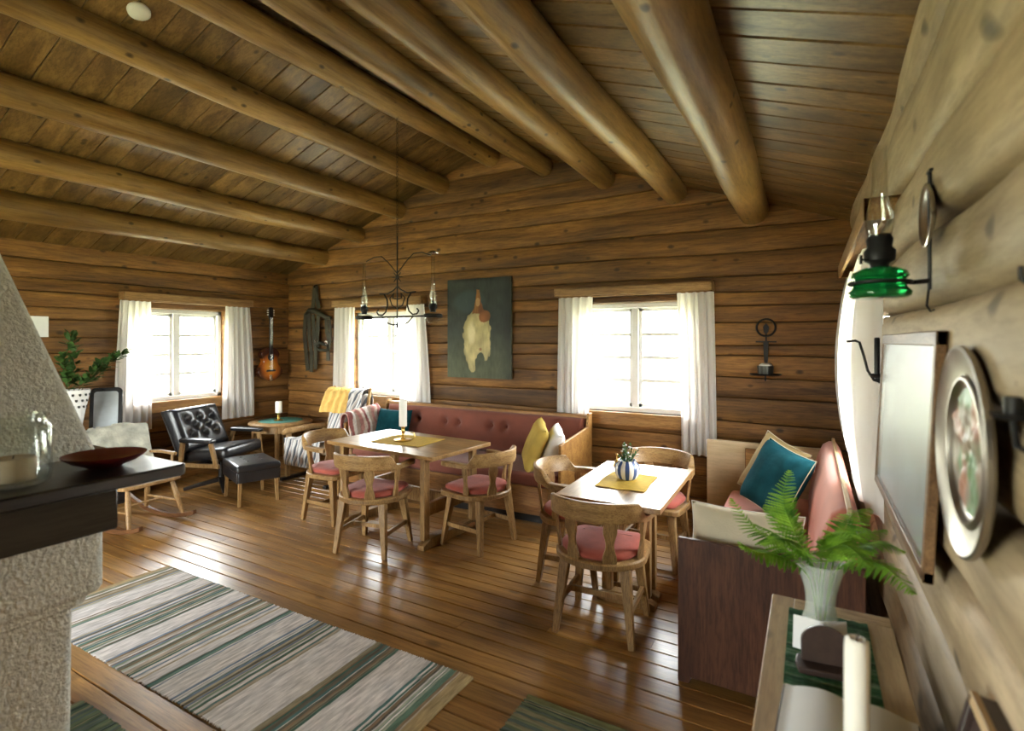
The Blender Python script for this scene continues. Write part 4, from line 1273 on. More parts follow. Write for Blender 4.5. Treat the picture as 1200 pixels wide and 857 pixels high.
for row, (z, rr) in enumerate(((.30, .0955), (.36, .1075), (.415, .118))):
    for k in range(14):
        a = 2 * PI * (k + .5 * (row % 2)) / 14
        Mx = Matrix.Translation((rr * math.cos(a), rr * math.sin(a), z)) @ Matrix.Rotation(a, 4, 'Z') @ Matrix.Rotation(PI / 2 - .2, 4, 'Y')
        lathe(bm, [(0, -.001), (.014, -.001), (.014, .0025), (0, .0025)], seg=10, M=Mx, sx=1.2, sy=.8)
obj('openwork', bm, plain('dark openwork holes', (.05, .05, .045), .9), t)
def leafy(bm, bs, p0, p1, n, size, seed, sag=.0):
    R = random.Random(seed)
    p0, p1 = Vector(p0), Vector(p1)
    pts = [p0.lerp(p1, q) + Vector((0, 0, sag * math.sin(PI * q))) + Vector((R.uniform(-1, 1), R.uniform(-1, 1), 0)) * .01 for q in (0, .2, .4, .6, .8, 1)]
    tube(bs, pts, [.004, .0035, .003, .0025, .002, .001], 6)
    for k in range(n):
        q = .18 + .8 * R.random()
        i = min(4, int(q * 5)); c = pts[i].lerp(pts[i + 1], q * 5 - i)
        d = ((p1 - p0).normalized() * .5 + Vector((R.uniform(-1, 1), R.uniform(-1, 1), R.uniform(-.5, .9)))).normalized()
        c = c + d * R.uniform(0, .05)
        w = d.cross(Vector((R.uniform(-.3, .3), R.uniform(-.3, .3), 1))).normalized()
        up = w.cross(d)
        L = size * R.uniform(.7, 1.25)
        vs = [bm.verts.new(x) for x in (c, c + d * L * .35 + w * L * .27 + up * .004, c + d * L * .75 + w * L * .2, c + d * L, c + d * L * .75 - w * L * .2, c + d * L * .35 - w * L * .27 + up * .004)]
        bm.faces.new(vs)
bm = nb(); bs = nb()
leafy(bm, bs, (0, .0, .40), (-.10, .02, .98), 110, .070, 1)
leafy(bm, bs, (0, .02, .40), (.02, .42, .80), 110, .070, 2, .04)
leafy(bm, bs, (.02, -.02, .40), (.10, .20, .70), 90, .070, 3)
leafy(bm, bs, (0, -.02, .40), (.05, -.12, .80), 90, .070, 4)
obj('foliage', bm, M['leaf_dark'], t, smooth=False); obj('twig', bs, M['stem'], t)
t = thing('tilted_frame', 'black frame with rounded top, window reflection painted pale, leaning beside the left window curtain', 'picture', (-6.17, 2.625, .6955), math.radians(58))
MT = Matrix.Rotation(math.radians(-9), 4, 'X')
def rrect(w, h, r):
    pts = [(-w / 2, 0), (w / 2, 0)]
    for cx, a0 in ((w / 2 - r, 0), (-w / 2 + r, PI / 2)):
        for k in range(6):
            a = a0 + PI / 2 * k / 5; pts.append((cx + r * math.cos(a), h - r + r * math.sin(a)))
    return pts
XZ = Matrix(((1, 0, 0, 0), (0, 0, 1, 0), (0, 1, 0, 0), (0, 0, 0, 1)))
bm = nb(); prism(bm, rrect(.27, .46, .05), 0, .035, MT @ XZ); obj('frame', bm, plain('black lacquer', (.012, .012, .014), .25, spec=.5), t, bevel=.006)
bm = nb(); prism(bm, [(x, z + .03) for x, z in rrect(.20, .39, .03)], -.004, .001, MT @ XZ); obj('painted_reflection', bm, plain('pale painted reflection', (.42, .46, .50), .12, noise_amt=.25, nscale=5, spec=.6), t)  # pale colour stands in for the window mirrored in the glass
bm = nb(); prism(bm, [(-.07, -.10), (.08, -.10), (.08, .10), (-.07, .10)], 0, .004, Matrix.Translation((XL + .014, 2.19, 1.76)) @ Matrix.Rotation(PI / 2, 4, 'Z') @ Matrix.Rotation(PI / 2, 4, 'X'))
o = obj('paper_sheet', bm, M['paper'], smooth=False); tag(o, 'small blank white sheet on the left wall above the fireplace slope', 'paper')

# ================================================================== guitar on the left wall
m, nt, P, O = newmat('sunburst lacquer')
tc = nt.nodes.new('ShaderNodeTexCoord'); mp = nt.nodes.new('ShaderNodeMapping'); mp.inputs['Location'].default_value = (0, 0, -.19 * 4.4); mp.inputs['Scale'].default_value = (0, 5.2, 4.4)
nt.links.new(tc.outputs['Object'], mp.inputs[0])
ln = nt.nodes.new('ShaderNodeVectorMath'); ln.operation = 'LENGTH'; nt.links.new(mp.outputs[0], ln.inputs[0])
r = ramp(nt, [(.25, (.62, .25, .03)), (.55, (.38, .10, .012)), (.85, (.05, .014, .006))]); nt.links.new(ln.outputs['Value'], r.inputs[0])
nt.links.new(r.outputs[0], P.inputs['Base Color']); P.inputs['Roughness'].default_value = .2; P.inputs['Coat Weight'].default_value = .5
t = thing('guitar', 'sunburst acoustic guitar hanging on the left wall near the corner', 'guitar', (-6.415, 4.625, 1.08))
def gout():
    pts = []
    for k in range(64):
        a = 2 * PI * k / 64
        s, c = math.sin(a), math.cos(a)
        z = .235 - .235 * c
        q = z / .47
        w = (.182 * math.exp(-((q - .27) / .30) ** 2) + .130 * math.exp(-((q - .80) / .20) ** 2))
        e = math.sqrt(max(0, 1 - (2 * q - 1) ** 8))
        pts.append((math.copysign(1, s) * w * e if abs(s) > 1e-6 else 0, z))
    return pts
YZ = Matrix(((0, 0, 1, 0), (1, 0, 0, 0), (0, 1, 0, 0), (0, 0, 0, 1)))
bm = nb(); prism(bm, gout(), -.01, .072, YZ); obj('body', bm, m, t, bevel=.006, angle=50)
bm = nb(); prism(bm, [(-.026, .36), (.026, .36), (.022, .86), (-.022, .86)], .066, .088, YZ); obj('neck', bm, M['dark_wood'], t, bevel=.004)
bm = nb(); prism(bm, [(-.022, .85), (.022, .85), (.036, .88), (.034, .99), (0, 1.0), (-.034, .99), (-.036, .88)], .060, .080, YZ); obj('headstock', bm, M['dark_wood'], t, bevel=.003)
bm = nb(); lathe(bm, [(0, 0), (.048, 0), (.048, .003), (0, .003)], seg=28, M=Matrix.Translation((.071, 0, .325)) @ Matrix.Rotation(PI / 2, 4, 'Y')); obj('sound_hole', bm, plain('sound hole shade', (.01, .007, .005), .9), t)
bm = nb(); prism(bm, [(-.07, .13), (.07, .13), (.065, .155), (-.065, .155)], .071, .081, YZ); obj('bridge', bm, M['dark_wood'], t, bevel=.002)
bm = nb(); prism(bm, [(-.018, .005), (.018, .005), (.018, .085), (-.018, .085)], .072, .078, YZ); obj('tailpiece', bm, M['steel'], t, bevel=.002)['label'] = 'pale metal tailpiece'
for k in range(6):
    bm = nb(); y = -.017 + .034 * k / 5
    tube(bm, [(.084, y * 1.3, .145), (.091, y, .86)], .0008, 4); obj('string', bm, M['steel'], t)
for k in range(6):
    s = -1 if k < 3 else 1
    bm = nb(); tube(bm, [(.07, s * .034, .895 + .03 * (k % 3)), (.07, s * .055, .895 + .03 * (k % 3))], .006, 8); obj('tuning_peg', bm, M['china'], t)

# ================================================================== old harness on the back wall
t = thing('wall_harness', 'old leather harness with straps hanging left of the middle window', 'harness', (-5.74, 4.965, 0))
def strap(pts, w, th=.006):
    bm = nb(); pts = [Vector(p) for p in pts]
    rings = []
    for i, p in enumerate(pts):
        d = (pts[min(i + 1, len(pts) - 1)] - pts[max(i - 1, 0)]).normalized()
        s = d.cross(Vector((0, 1, 0))).normalized()
        rings.append([p + s * a * w * .68 + Vector((0, b * th, 0)) for a, b in ((-1, -.5), (1, -.5), (1, .5), (-1, .5))])
    loft(bm, rings); return obj('strap', bm, M['harness'], t, bevel=.0015)
bm = nb(); tube(bm, [(-.10, .0, 2.38), (-.10, -.04, 2.37), (-.10, -.05, 2.34)], .008, 8); obj('hook', bm, M['iron'], t)
strap([(-.11, -.03, 2.37), (-.13, -.03, 2.20), (-.14, -.035, 2.08), (-.17, -.035, 2.0)], .05)
strap([(-.09, -.025, 2.37), (-.07, -.03, 2.20), (-.02, -.035, 2.06)], .05)
bm = nb(); tube(bm, [(-.25, -.05, 2.00), (-.18, -.06, 2.04), (-.08, -.065, 2.03), (.02, -.065, 1.99), (.14, -.06, 1.94), (.22, -.05, 1.93)], [.022, .030, .032, .032, .030, .020], 12); obj('yoke_bar', bm, M['harness'], t)
strap([(-.27, -.045, 2.0), (-.29, -.05, 1.75), (-.27, -.045, 1.5), (-.23, -.045, 1.22)], .055)
strap([(-.20, -.05, 2.0), (-.18, -.06, 1.7), (-.15, -.05, 1.45), (-.16, -.045, 1.20)], .05)
strap([(-.13, -.04, 1.98), (-.10, -.05, 1.7), (-.07, -.045, 1.45), (-.08, -.045, 1.24)], .045)
strap([(-.02, -.045, 1.97), (-.03, -.05, 1.8), (-.05, -.045, 1.62), (-.02, -.05, 1.54)], .05)
strap([(.13, -.045, 1.93), (.15, -.05, 1.75), (.19, -.045, 1.62), (.17, -.05, 1.5), (.17, -.05, 1.36)], .05)
strap([(.19, -.045, 1.93), (.22, -.05, 1.75), (.21, -.05, 1.6)], .03)
bm = nb(); tube(bm, [(-.05, -.05, 1.56), (.02, -.06, 1.60), (.10, -.06, 1.58), (.17, -.06, 1.56), (.19, -.06, 1.50), (.10, -.06, 1.50), (.02, -.06, 1.50), (-.04, -.05, 1.52)], .020, 10, closed=True); obj('pad', bm, M['harness'], t)
for x, z in ((.16, 1.60), (-.04, 1.62)):
    bm = nb(); tube(bm, [(x + .022 * math.cos(a * PI / 5), -.07, z + .022 * math.sin(a * PI / 5)) for a in range(10)], .004, 6, closed=True); obj('buckle', bm, M['steel'], t)

# ================================================================== hen painting
PW, PH = .84, 1.11
t = thing('hen_painting', 'dark green painting of a pale hen seen from behind, unframed on the back wall', 'painting', (-3.215, 4.955, 1.765))
bm = nb(); box(bm, (0, 0, 0), (PW, .028, PH)); obj('stretcher_frame', bm, plain('raw canvas edge', (.10, .11, .08), .9), t, bevel=.003)
def ell(x, z, cx, cz, a, b, rot=0):
    c, s = math.cos(rot), math.sin(rot); dx, dz = x - cx, z - cz
    return ((dx * c + dz * s) / a) ** 2 + ((-dx * s + dz * c) / b) ** 2
def hen(x, z):
    n = noise.noise(Vector((x * 9, z * 9, 4))) ; n2 = noise.noise(Vector((x * 40, z * 14, 1)))
    bgc = Vector((.028, .035, .030)).lerp(Vector((.075, .085, .048)), smooth(.05, -.45, z + .05 * n)) * (1 + .35 * n + .2 * n2)
    bgc = bgc.lerp(Vector((.05, .08, .085)), .6 * smooth(.9, .3, ell(x, z, -.12, .30, .26, .16)))
    bgc = bgc * (1 - .55 * smooth(.25, .42, x))
    c = bgc
    e = x + .018 * n2; q = z + .015 * n
    body = min(ell(e, q, -.02, -.06, .185, .25), ell(e, q, -.10, -.24, .085, .25, .12), ell(e, q, .07, -.20, .10, .17))
    notch = ell(e, q, .03, -.44, .075, .17)
    if body < 1 and not notch < 1:
        w = Vector((.60, .50, .24)) * (.78 + .25 * n - .15 * n2)
        w = w * (1 - .35 * smooth(.55, 1, body)) 
        w = w.lerp(Vector((.70, .62, .36)), smooth(.5, 0, ell(e, q, -.09, -.05, .1, .22)))
        c = w
        if ell(x, z, .03, -.235, .016, .016) < 1: c = Vector((.28, .15, .07))
    neck = abs(e + .005 - .03 * (.45 - q)) < .014 + .24 * max(0, (.43 - q)) and .06 < q < .43
    if neck and not (q < .16 and body < .8):
        c = Vector((.30, .13, .035)) * (.8 + .5 * n + .3 * n2)
        if e > .02 * (.4 - q) + .0 and q < .30: c = c.lerp(Vector((.16, .05, .02)), .6)
        if ell(x, z, -.005, .29, .03, .05) < 1: c = Vector((.42, .24, .10))
    if ell(e, q, .085, .13, .075, .065) < 1: c = Vector((.24, .09, .03)) * (.9 + .5 * n)
    return tuple(max(0, v) for v in c)
bm = nb(); grid(bm, lambda u, v: ((u - .5) * PW, -.0152, (v - .5) * PH), 168, 222)
m = vcol('oil paint', .45, (120, 120, 120), .12, .15, .3); o = obj('canvas', bm, m, t, smooth=False); paint_verts(o, lambda co: hen(co.x, co.z))

# ================================================================== candle sconce on the back wall
t = thing('candle_sconce', 'black iron wall sconce with a ring top on the back wall right of the window', 'wall sconce', (-.325, 4.965, 1.30))
bm = nb(); tube(bm, [(.072 * math.cos(k * PI / 14), -.01, .435 + .072 * math.sin(k * PI / 14)) for k in range(28)], .008, 8, closed=True); obj('ring', bm, M['iron'], t)
bm = nb(); prism(bm, [(-.018, .40), (0, .375), (.018, .40), (.022, .44), (0, .475), (-.022, .44)], -.004, .004, Matrix.Translation((0, -.014, 0)) @ XZ); obj('leaf_finial', bm, M['iron'], t, bevel=.001)
bm = nb(); box(bm, (0, -.010, .34), (.012, .010, .10)); prism(bm, [(-.014, .14), (.014, .14), (.022, .31), (-.022, .31)], -.006, .006, Matrix.Translation((0, -.012, 0)) @ XZ); obj('back_plate', bm, M['iron'], t, bevel=.002)
bm = nb(); box(bm, (0, -.012, .315), (.16, .012, .012)); obj('cross_bar', bm, M['iron'], t, bevel=.002)
bm = nb(); tube(bm, [(0, -.015, .15), (0, -.04, .04), (0, -.08, .015), (0, -.085, .04)], .007, 8); obj('arm', bm, M['iron'], t)
bm = nb(); lathe(bm, [(0, 0), (.11, 0), (.125, .012), (.118, .014), (.10, .006), (0, .006)], (0, -.085, .035), 24, sy=.6); obj('drip_tray', bm, M['iron'], t)
bm = nb(); lathe(bm, [(0, .01), (.058, .01), (.062, .085), (.058, .085), (.055, .016), (0, .016)], (0, -.085, .03), 24); obj('cup', bm, M['steel'] if False else plain('blackened tin', (.06, .06, .055), .3, metal=.8), t)
bm = nb(); lathe(bm, [(0, -.05), (.010, -.04), (.006, -.02), (.008, 0), (0, 0)], (0, -.085, .035), 10); obj('drop', bm, M['iron'], t)
bm = nb(); lathe(bm, [(0, 0), (.050, 0), (.050, .075), (.03, .09), (0, .088)], seg=20); o = obj('candle', bm, M['wax'], angle=50); o.location = (-.325, 4.880, 1.3465); tag(o, 'stubby white candle in the iron wall sconce', 'candle')

# ================================================================== chandelier
t = thing('chandelier', 'black wrought iron chandelier with two glass oil lamps hanging over the oak table', 'chandelier', (RX, 3.47, 0))
def scroll(c, r0, r1, a0, a1, n=18, flip=1): return [(c[0] + flip * (r0 + (r1 - r0) * k / n) * math.cos(a0 + (a1 - a0) * k / n), 0, c[1] + (r0 + (r1 - r0) * k / n) * math.sin(a0 + (a1 - a0) * k / n)) for k in range(n + 1)]
ztop = zroof(RX) - .20
nl = 26; z0, z1 = 2.50, ztop
for k in range(nl):
    z = z0 + (z1 - z0) * (k + .5) / nl; h = (z1 - z0) / nl * .62
    bm = nb(); tube(bm, [((.008 * math.cos(a) if k % 2 else 0), (0 if k % 2 else .008 * math.cos(a)), z + h * math.sin(a)) for a in [2 * PI * q / 10 for q in range(10)]], .0016, 5, closed=True); obj('chain_link', bm, M['iron'], t)
bm = nb(); tube(bm, [(0, 0, 2.52), (0, 0, 1.76)], .006, 8); lathe(bm, [(0, -.03), (.012, -.01), (.006, .01), (0, .012)], (0, 0, 1.755), 10); obj('stem', bm, M['iron'], t)
bm = nb(); tube(bm, [(-.36, 0, 1.83), (.36, 0, 1.83)], .007, 8); obj('cross_bar', bm, M['iron'], t)
bm = nb()
for k in range(8):
    a = k * PI / 4; tube(bm, [(0, 0, 2.17), (.055 * math.cos(a), 0, 2.17 + .055 * math.sin(a))], [.007, .003], 6)
obj('rosette', bm, M['iron'], t)
for s in (-1, 1):
    bm = nb(); tube(bm, [(s * .0, 0, 2.09), (s * .04, 0, 2.06), (s * .11, 0, 2.03), (s * .19, 0, 2.035)] , .006, 6); tube(bm, [(s * .0, 0, 2.20), (s * .10, 0, 2.30), (s * .18, 0, 2.36), (s * .27, 0, 2.36), (s * .36, 0, 2.33)], .0045, 6); obj('upper_arm', bm, M['iron'], t)
    bm = nb(); tube(bm, [(s * .20, 0, 2.035), (s * .15, 0, 2.03), (s * .115, 0, 1.98), (s * .11, 0, 1.93), (s * .13, 0, 1.875), (s * .17, 0, 1.845), (s * .215, 0, 1.85), (s * .235, 0, 1.875), (s * .215, 0, 1.895)], .007, 6); obj('side_scroll', bm, M['iron'], t)
    bm = nb(); tube(bm, [(s * .005, 0, 1.98), (s * .05, 0, 1.99), (s * .04, 0, 2.03), (s * .085, 0, 1.99), (s * .06, 0, 1.93), (s * .008, 0, 1.90)], .005, 6); obj('heart_scroll', bm, M['iron'], t)
    bm = nb(); tube(bm, [(s * .0, 0, 1.765), (s * .05, 0, 1.76), (s * .12, 0, 1.78), (s * .17, 0, 1.825)], .006, 6); obj('lower_scroll', bm, M['iron'], t)
    x = s * .385
    bm = nb(); lathe(bm, [(0, -.0), (.07, 0), (.078, .008), (.078, .022), (.07, .03), (.055, .03), (.055, .012), (0, .008)], (x, 0, 1.815), 28); obj('lamp_holder', bm, M['iron'], t, angle=50)
    bm = nb(); lathe(bm, [(0, 0), (.030, 0), (.048, .018), (.062, .048), (.064, .068), (.050, .085), (.022, .095), (0, .096)], (x, 0, 1.768), 28); fo = obj('oil_font', bm, M['jar_glass'], t, angle=60)
    bm = nb(); lathe(bm, [(.0, 0), (.022, 0), (.026, .02), (.034, .03), (.034, .055), (.024, .075), (.014, .09), (0, .09)], (x, 0, 1.862), 18); obj('burner', bm, M['brass'] if False else M['iron'], t, angle=50)
    bm = nb(); lathe(bm, [(.026, 0), (.034, .05), (.033, .075), (.020, .13), (.017, .20), (.016, .40), (.0145, .40), (.0155, .20), (.0185, .13), (.0315, .075), (.0325, .05), (.0245, 0)], (x, 0, 1.915), 24, cap=False); obj('lamp_chimney', bm, M['lamp_glass'], t, angle=60)
bm = nb(); lathe(bm, [(0, .018), (.02, .016), (.042, .004), (.043, 0), (.02, .012), (0, .014)], (.385, 0, 2.345), 24); tube(bm, [(.36, 0, 2.33), (.385, 0, 2.362)], .003, 6); obj('smoke_bell', bm, M['steel'], t, angle=60)

# smoke detector on the left slope, beside the ridge
bm = nb(); lathe(bm, [(0, 0), (.058, 0), (.062, -.008), (.060, -.024), (.045, -.034), (0, -.036)], seg=32)
o = obj('smoke_detector', bm, M['grey_plastic'], angle=50); o.location = (-3.52, 1.67, zroof(-3.52) + .001); o.rotation_euler = (0, -math.atan(SL), 0); tag(o, 'white round smoke detector on the ceiling boards near the ridge', 'smoke detector')

# ================================================================== sideboard near the camera
t = thing('sideboard', 'narrow pale wooden sideboard along the right wall with a fern on it', 'sideboard', (.052, 1.32, 0))
# local: x across (wall at +x), y along the wall
TOPW, TOPL = .325, 1.28
bm = nb()
box(bm, (-.13, 0, .766), (.062, TOPL, .028)); box(bm, (.03, 0, .766), (.256, TOPL - .13, .028)); 
obj('top_boards', bm, M['pale_wood'], t, bevel=.002)
M['pale_x'] = wood('pale pine across', (.50, .36, .20), (.68, .53, .34), 'X', 12, 12, .5, var=.1, bump=.08)
for s in (-1, 1):
    bm = nb(); box(bm, (.03, s * (TOPL / 2 - .0325), .766), (.256, .063, .028)); obj('breadboard_end', bm, M['pale_x'], t, bevel=.002)
bm = nb()
box(bm, (.125, 0, .42), (.014, TOPL - .08, .60)); box(bm, (0, TOPL / 2 - .05, .42), (.27, .02, .66)); box(bm, (0, -TOPL / 2 + .05, .42), (.27, .02, .66)); box(bm, (0, 0, .13), (.27, TOPL - .10, .02)); box(bm, (0, 0, .42), (.25, .02, .60))
obj('carcass', bm, M['pale_wood'], t, bevel=.002)
for s in (-1, 1):
    bm = nb(); box(bm, (-.136, s * .29, .42), (.02, .555, .60)); d = obj('door', bm, M['pale_wood'], t, bevel=.004)
    bm = nb(); lathe(bm, [(0, 0), (.006, 0), (.006, .012), (.013, .018), (.012, .026), (0, .029)], seg=14, M=Matrix.Translation((-.145, s * .05, .50)) @ Matrix.Rotation(-PI / 2, 4, 'Y')); obj('knob', bm, M['brass'], d)
for sx in (-1, 1):
    for sy in (-1, 1):
        bm = nb(); beam(bm, (sx * .11, sy * .56, .13), (sx * .115, sy * .575, 0), (.036, .036), (.026, .026), up=(0, 1, 0)); obj('leg', bm, M['pale_wood'], t, bevel=.003)

M['green_weave'] = vcol('green woven mat', .95, (70, 12, 10), .3, .4)
bm = nb(); nx = 60
sheet(bm, lambda u, v: ((u - .5) * .205, (v - .5) * .42 + .003 * math.sin(u * 40), .004 + .0008 * math.sin(v * 150)), 30, 120, -.003)
o = obj('woven_mat', bm, M['green_weave'], smooth=False); o.location = (.045, 1.665, .7805); tag(o, 'dark green woven mat under the fern vase on the sideboard', 'mat')
Rg = random.Random(5); GC = [Rg.choice([(.035, .10, .045), (.06, .15, .07), (.10, .20, .11), (.18, .25, .17), (.03, .075, .04), (.045, .12, .06)]) for _ in range(90)]
paint_verts(o, lambda co: GC[int((co.y + .22) * 170) % 90])

# ------------------------------------------------------------------ vase with fern fronds
VX, VY = .026, 1.775
t = thing('fern_vase', 'flared glass vase of green fern fronds on the sideboard', 'vase', (VX, VY, .7855))
bm = nb()
lathe(bm, [(0, 0), (.048, 0), (.053, .005), (.051, .018), (.041, .05), (.038, .075), (.041, .11), (.054, .160), (.070, .200), (.067, .200), (.051, .160), (.038, .11), (.035, .075), (.038, .05), (.046, .022), (0, .016)], seg=40)
m, nt, P, O = newmat('frosted vase glass')
nt.nodes.remove(P)
tr = nt.nodes.new('ShaderNodeBsdfTransparent'); tr.inputs[0].default_value = (.93, .96, .93, 1)
df = nt.nodes.new('ShaderNodeBsdfPrincipled'); df.inputs['Base Color'].default_value = (.75, .78, .74, 1); df.inputs['Roughness'].default_value = .12
mx = nt.nodes.new('ShaderNodeMixShader'); mx.inputs[0].default_value = .30
nt.links.new(tr.outputs[0], mx.inputs[1]); nt.links.new(df.outputs[0], mx.inputs[2]); nt.links.new(mx.outputs[0], O.inputs[0])
obj('glass_vase', bm, m, t, angle=60)
def frond(pts, L, wmax, seed, n=26):
    """one fern frond: rachis curve with toothed pinnae both sides"""
    R = random.Random(seed)
    pts = [Vector(p) for p in pts]
    def C(q):
        k = len(pts) - 1; x = min(q * k, k - 1e-6); i = int(x); f = x - i
        p0, p1, p2, p3 = pts[max(i - 1, 0)], pts[i], pts[i + 1], pts[min(i + 2, k)]
        return .5 * ((2 * p1) + (p2 - p0) * f + (2 * p0 - 5 * p1 + 4 * p2 - p3) * f * f + (3 * p1 - p0 - 3 * p2 + p3) * f ** 3)
    bm = nb()
    S = [C(k / 24) for k in range(25)]
    tube(bm, S, [.0022 - .0017 * k / 24 for k in range(25)], 5)
    side0 = None
    for k in range(n):
        q = .34 + .65 * k / (n - 1)
        c = C(q); d = (C(min(1, q + .02)) - C(q - .02)).normalized()
        s = d.cross(Vector((0, 0, 1)));
        if s.length < .2: s = d.cross(Vector((1, 0, 0)))
        s.normalize(); up = s.cross(d).normalized()
        f = (q - .34) / .66
        w = wmax * (min(1, f / .22) * .5 + .5) * (1 - f) ** .75 + .004
        for sg in (-1, 1):
            a = math.radians(62 + R.uniform(-6, 6))
            dr = (d * math.cos(a) + s * sg * math.sin(a) - up * .18 + up * R.uniform(-.10, .10)).normalized()
            cr = dr.cross(up).normalized()
            m = 7
            hw = max(.0030, w * .085)
            up2 = cr.cross(dr).normalized()
            top, bot = [], []
            base = bm.verts.new(c)
            tip = bm.verts.new(c + dr * w - up * w * .12)
            prevs = (base, base)
            for j in range(1, m * 2):
                g = j / (m * 2)
                tooth = 1.35 if j % 2 else .55
                h = hw * tooth * (1 - g) ** .55
                cc = c + dr * w * (g + (.035 if j % 2 else 0)) - up * w * .12 * g * g
                top.append(bm.verts.new(cc + cr * h)); bot.append(bm.verts.new(cc - cr * h))
            mid = [bm.verts.new(c + dr * w * (j / (m * 2)) - up * w * .12 * (j / (m * 2)) ** 2 - up2 * .0012) for j in range(1, m * 2)]
            for row in (top, bot):
                bm.faces.new((base, row[0], mid[0]))
                for j in range(len(row) - 1): bm.faces.new((row[j], row[j + 1], mid[j + 1], mid[j]))
                bm.faces.new((row[-1], tip, mid[-1]))
    return obj('frond', bm, M['leaf'], t, smooth=False)
# stems start inside the vase and arch outwards
FR = [
    ((-.01, .00, .03), (-.02, .0, .16), (-.075, .05, .27), (-.10, .10, .34), (-.085, .16, .415), .085),
    ((-.01, -.01, .03), (-.03, -.02, .16), (-.10, -.02, .23), (-.18, -.01, .27), (-.245, .03, .335), .085),
    ((-.01, -.01, .03), (-.03, -.04, .16), (-.10, -.08, .22), (-.16, -.12, .235), (-.20, -.14, .26), .09),
    ((.0, .01, .03), (.01, .01, .17), (.04, .03, .24), (.10, .07, .27), (.165, .10, .285), .095),
    ((.01, .0, .03), (.03, -.03, .17), (.08, -.07, .24), (.14, -.13, .255), (.19, -.20, .23), .10),
    ((.0, -.01, .03), (.01, -.04, .18), (.03, -.09, .27), (.06, -.15, .30), (.10, -.21, .28), .105),
    ((.0, -.01, .03), (-.02, -.04, .18), (-.05, -.09, .26), (-.09, -.14, .29), (-.14, -.18, .28), .085),
    ((.01, .01, .03), (.03, .04, .17), (.06, .12, .25), (.09, .19, .29), (.14, .26, .30), .085),
    ((.01, .0, .03), (.04, .0, .18), (.09, .0, .25), (.14, -.01, .28), (.195, -.02, .27), .085),
    ((-.01, .01, .03), (-.02, .04, .17), (-.07, .12, .24), (-.12, .18, .27), (-.16, .25, .27), .08),
    ((.0, .0, .03), (.0, -.02, .18), (.01, -.03, .26), (.04, -.06, .31), (.09, -.12, .32), .085),
    ((.0, .0, .03), (-.01, -.03, .17), (-.06, -.06, .24), (-.11, -.08, .28), (-.17, -.08, .30), .075),
]
for k, (*pp, w) in enumerate(FR): frond(pp, 0, w, 20 + k)

# ------------------------------------------------------------------ card, plaque, book, candles
t = thing('folded_card', 'white folded card standing in front of the fern vase', 'card', (-.006, 1.630, .7855), math.radians(-8))
bm = nb(); prism(bm, [(-.036, 0), (.036, 0), (.036, .085), (-.036, .085)], 0, .0016, Matrix.Rotation(math.radians(-8), 4, 'X') @ XZ); obj('front_leaf', bm, M['paper'], t, smooth=False)
bm = nb(); prism(bm, [(0, 0), (.070, 0), (.070, .085), (0, .085)], 0, .0016, Matrix.Translation((.036, 0, 0)) @ Matrix.Rotation(math.radians(38), 4, 'Z') @ Matrix.Rotation(math.radians(-8), 4, 'X') @ XZ); obj('back_leaf', bm, M['paper'], t, smooth=False)
t = thing('arched_plaque', 'dark brown arched wooden stand beside the white candle on the sideboard', 'stand', (.036, 1.555, .7855), math.radians(8))
bm = nb(); prism(bm, [(-.055, .01)] + [(.055, .01)] + [(.055 * math.cos(a), .062 + .042 * math.sin(a)) for a in [PI * k / 14 for k in range(15)]], 0, .014, Matrix.Rotation(math.radians(-12), 4, 'X') @ XZ); obj('arched_back', bm, M['brown_leather'], t, bevel=.002)
bm = nb(); prism(bm, [(-.066, -.035), (.066, -.035), (.07, .0), (.062, .035), (-.062, .035), (-.07, 0)], 0, .016); obj('foot', bm, M['brown_leather'], t, bevel=.003)
t = thing('open_book', 'open book lying in front of the stand on the sideboard', 'book', (.070, 1.338, .7805), math.radians(-3))
def page(s):
    def f(u, v):
        x = s * .128 * u; return (x, (v - .5) * .195, .006 + .016 * math.sin(PI * min(1, u * 1.15)) ** .8 * (1 - .5 * u))
    return f
for s, nm in ((-1, 'left_page'), (1, 'right_page')):
    bm = nb(); sheet(bm, page(s), 16, 6, .004 * s)
    if s > 0:
        m, nt, P, O = newmat('printed page')
        tc = nt.nodes.new('ShaderNodeTexCoord'); sp = nt.nodes.new('ShaderNodeSeparateXYZ'); nt.links.new(tc.outputs['Object'], sp.inputs[0])
        P.inputs['Base Color'].default_value = (.62, .58, .50, 1); P.inputs['Roughness'].default_value = .8
    obj(nm, bm, M['paper'] if s < 0 else m, t)
bm = nb(); box(bm, (0, 0, .002), (.265, .205, .004)); obj('cover', bm, M['brown_leather'], t, bevel=.001)
t = thing('candle_holder', 'white china candle holder at the near end of the sideboard', 'candle holder', (.069, 1.07, .7805))
bm = nb(); lathe(bm, [(0, 0), (.042, 0), (.045, .006), (.030, .014), (.018, .03), (.018, .06), (.030, .075), (.031, .082), (.024, .082), (.022, .074), (0, .072)], seg=32); obj('base', bm, M['china'], t, angle=60)
bm = nb(); lathe(bm, [(0, 0), (.0195, 0), (.0185, .245), (.0175, .258), (.012, .262), (.007, .257), (0, .256)], seg=24); o = obj('candle', bm, M['wax'], angle=50); o.location = (.069, 1.07, .8535); tag(o, 'tall white candle closest to the camera on the sideboard', 'candle')
bm = nb(); tube(bm, [(0, 0, .255), (.002, 0, .272)], .0014, 6); obj('wick', bm, M['iron'], o)
bm = nb(); lathe(bm, [(0, 0), (.036, 0), (.040, .006), (.052, .08), (.056, .135), (.0565, .139), (.054, .139), (.050, .08), (.037, .012), (0, .010)], seg=40); o = obj('china_cup', bm, M['china'], angle=60); o.location = (-.035, .985, .7805); tag(o, 'white china beaker at the lower edge, left of the tall candle', 'cup')

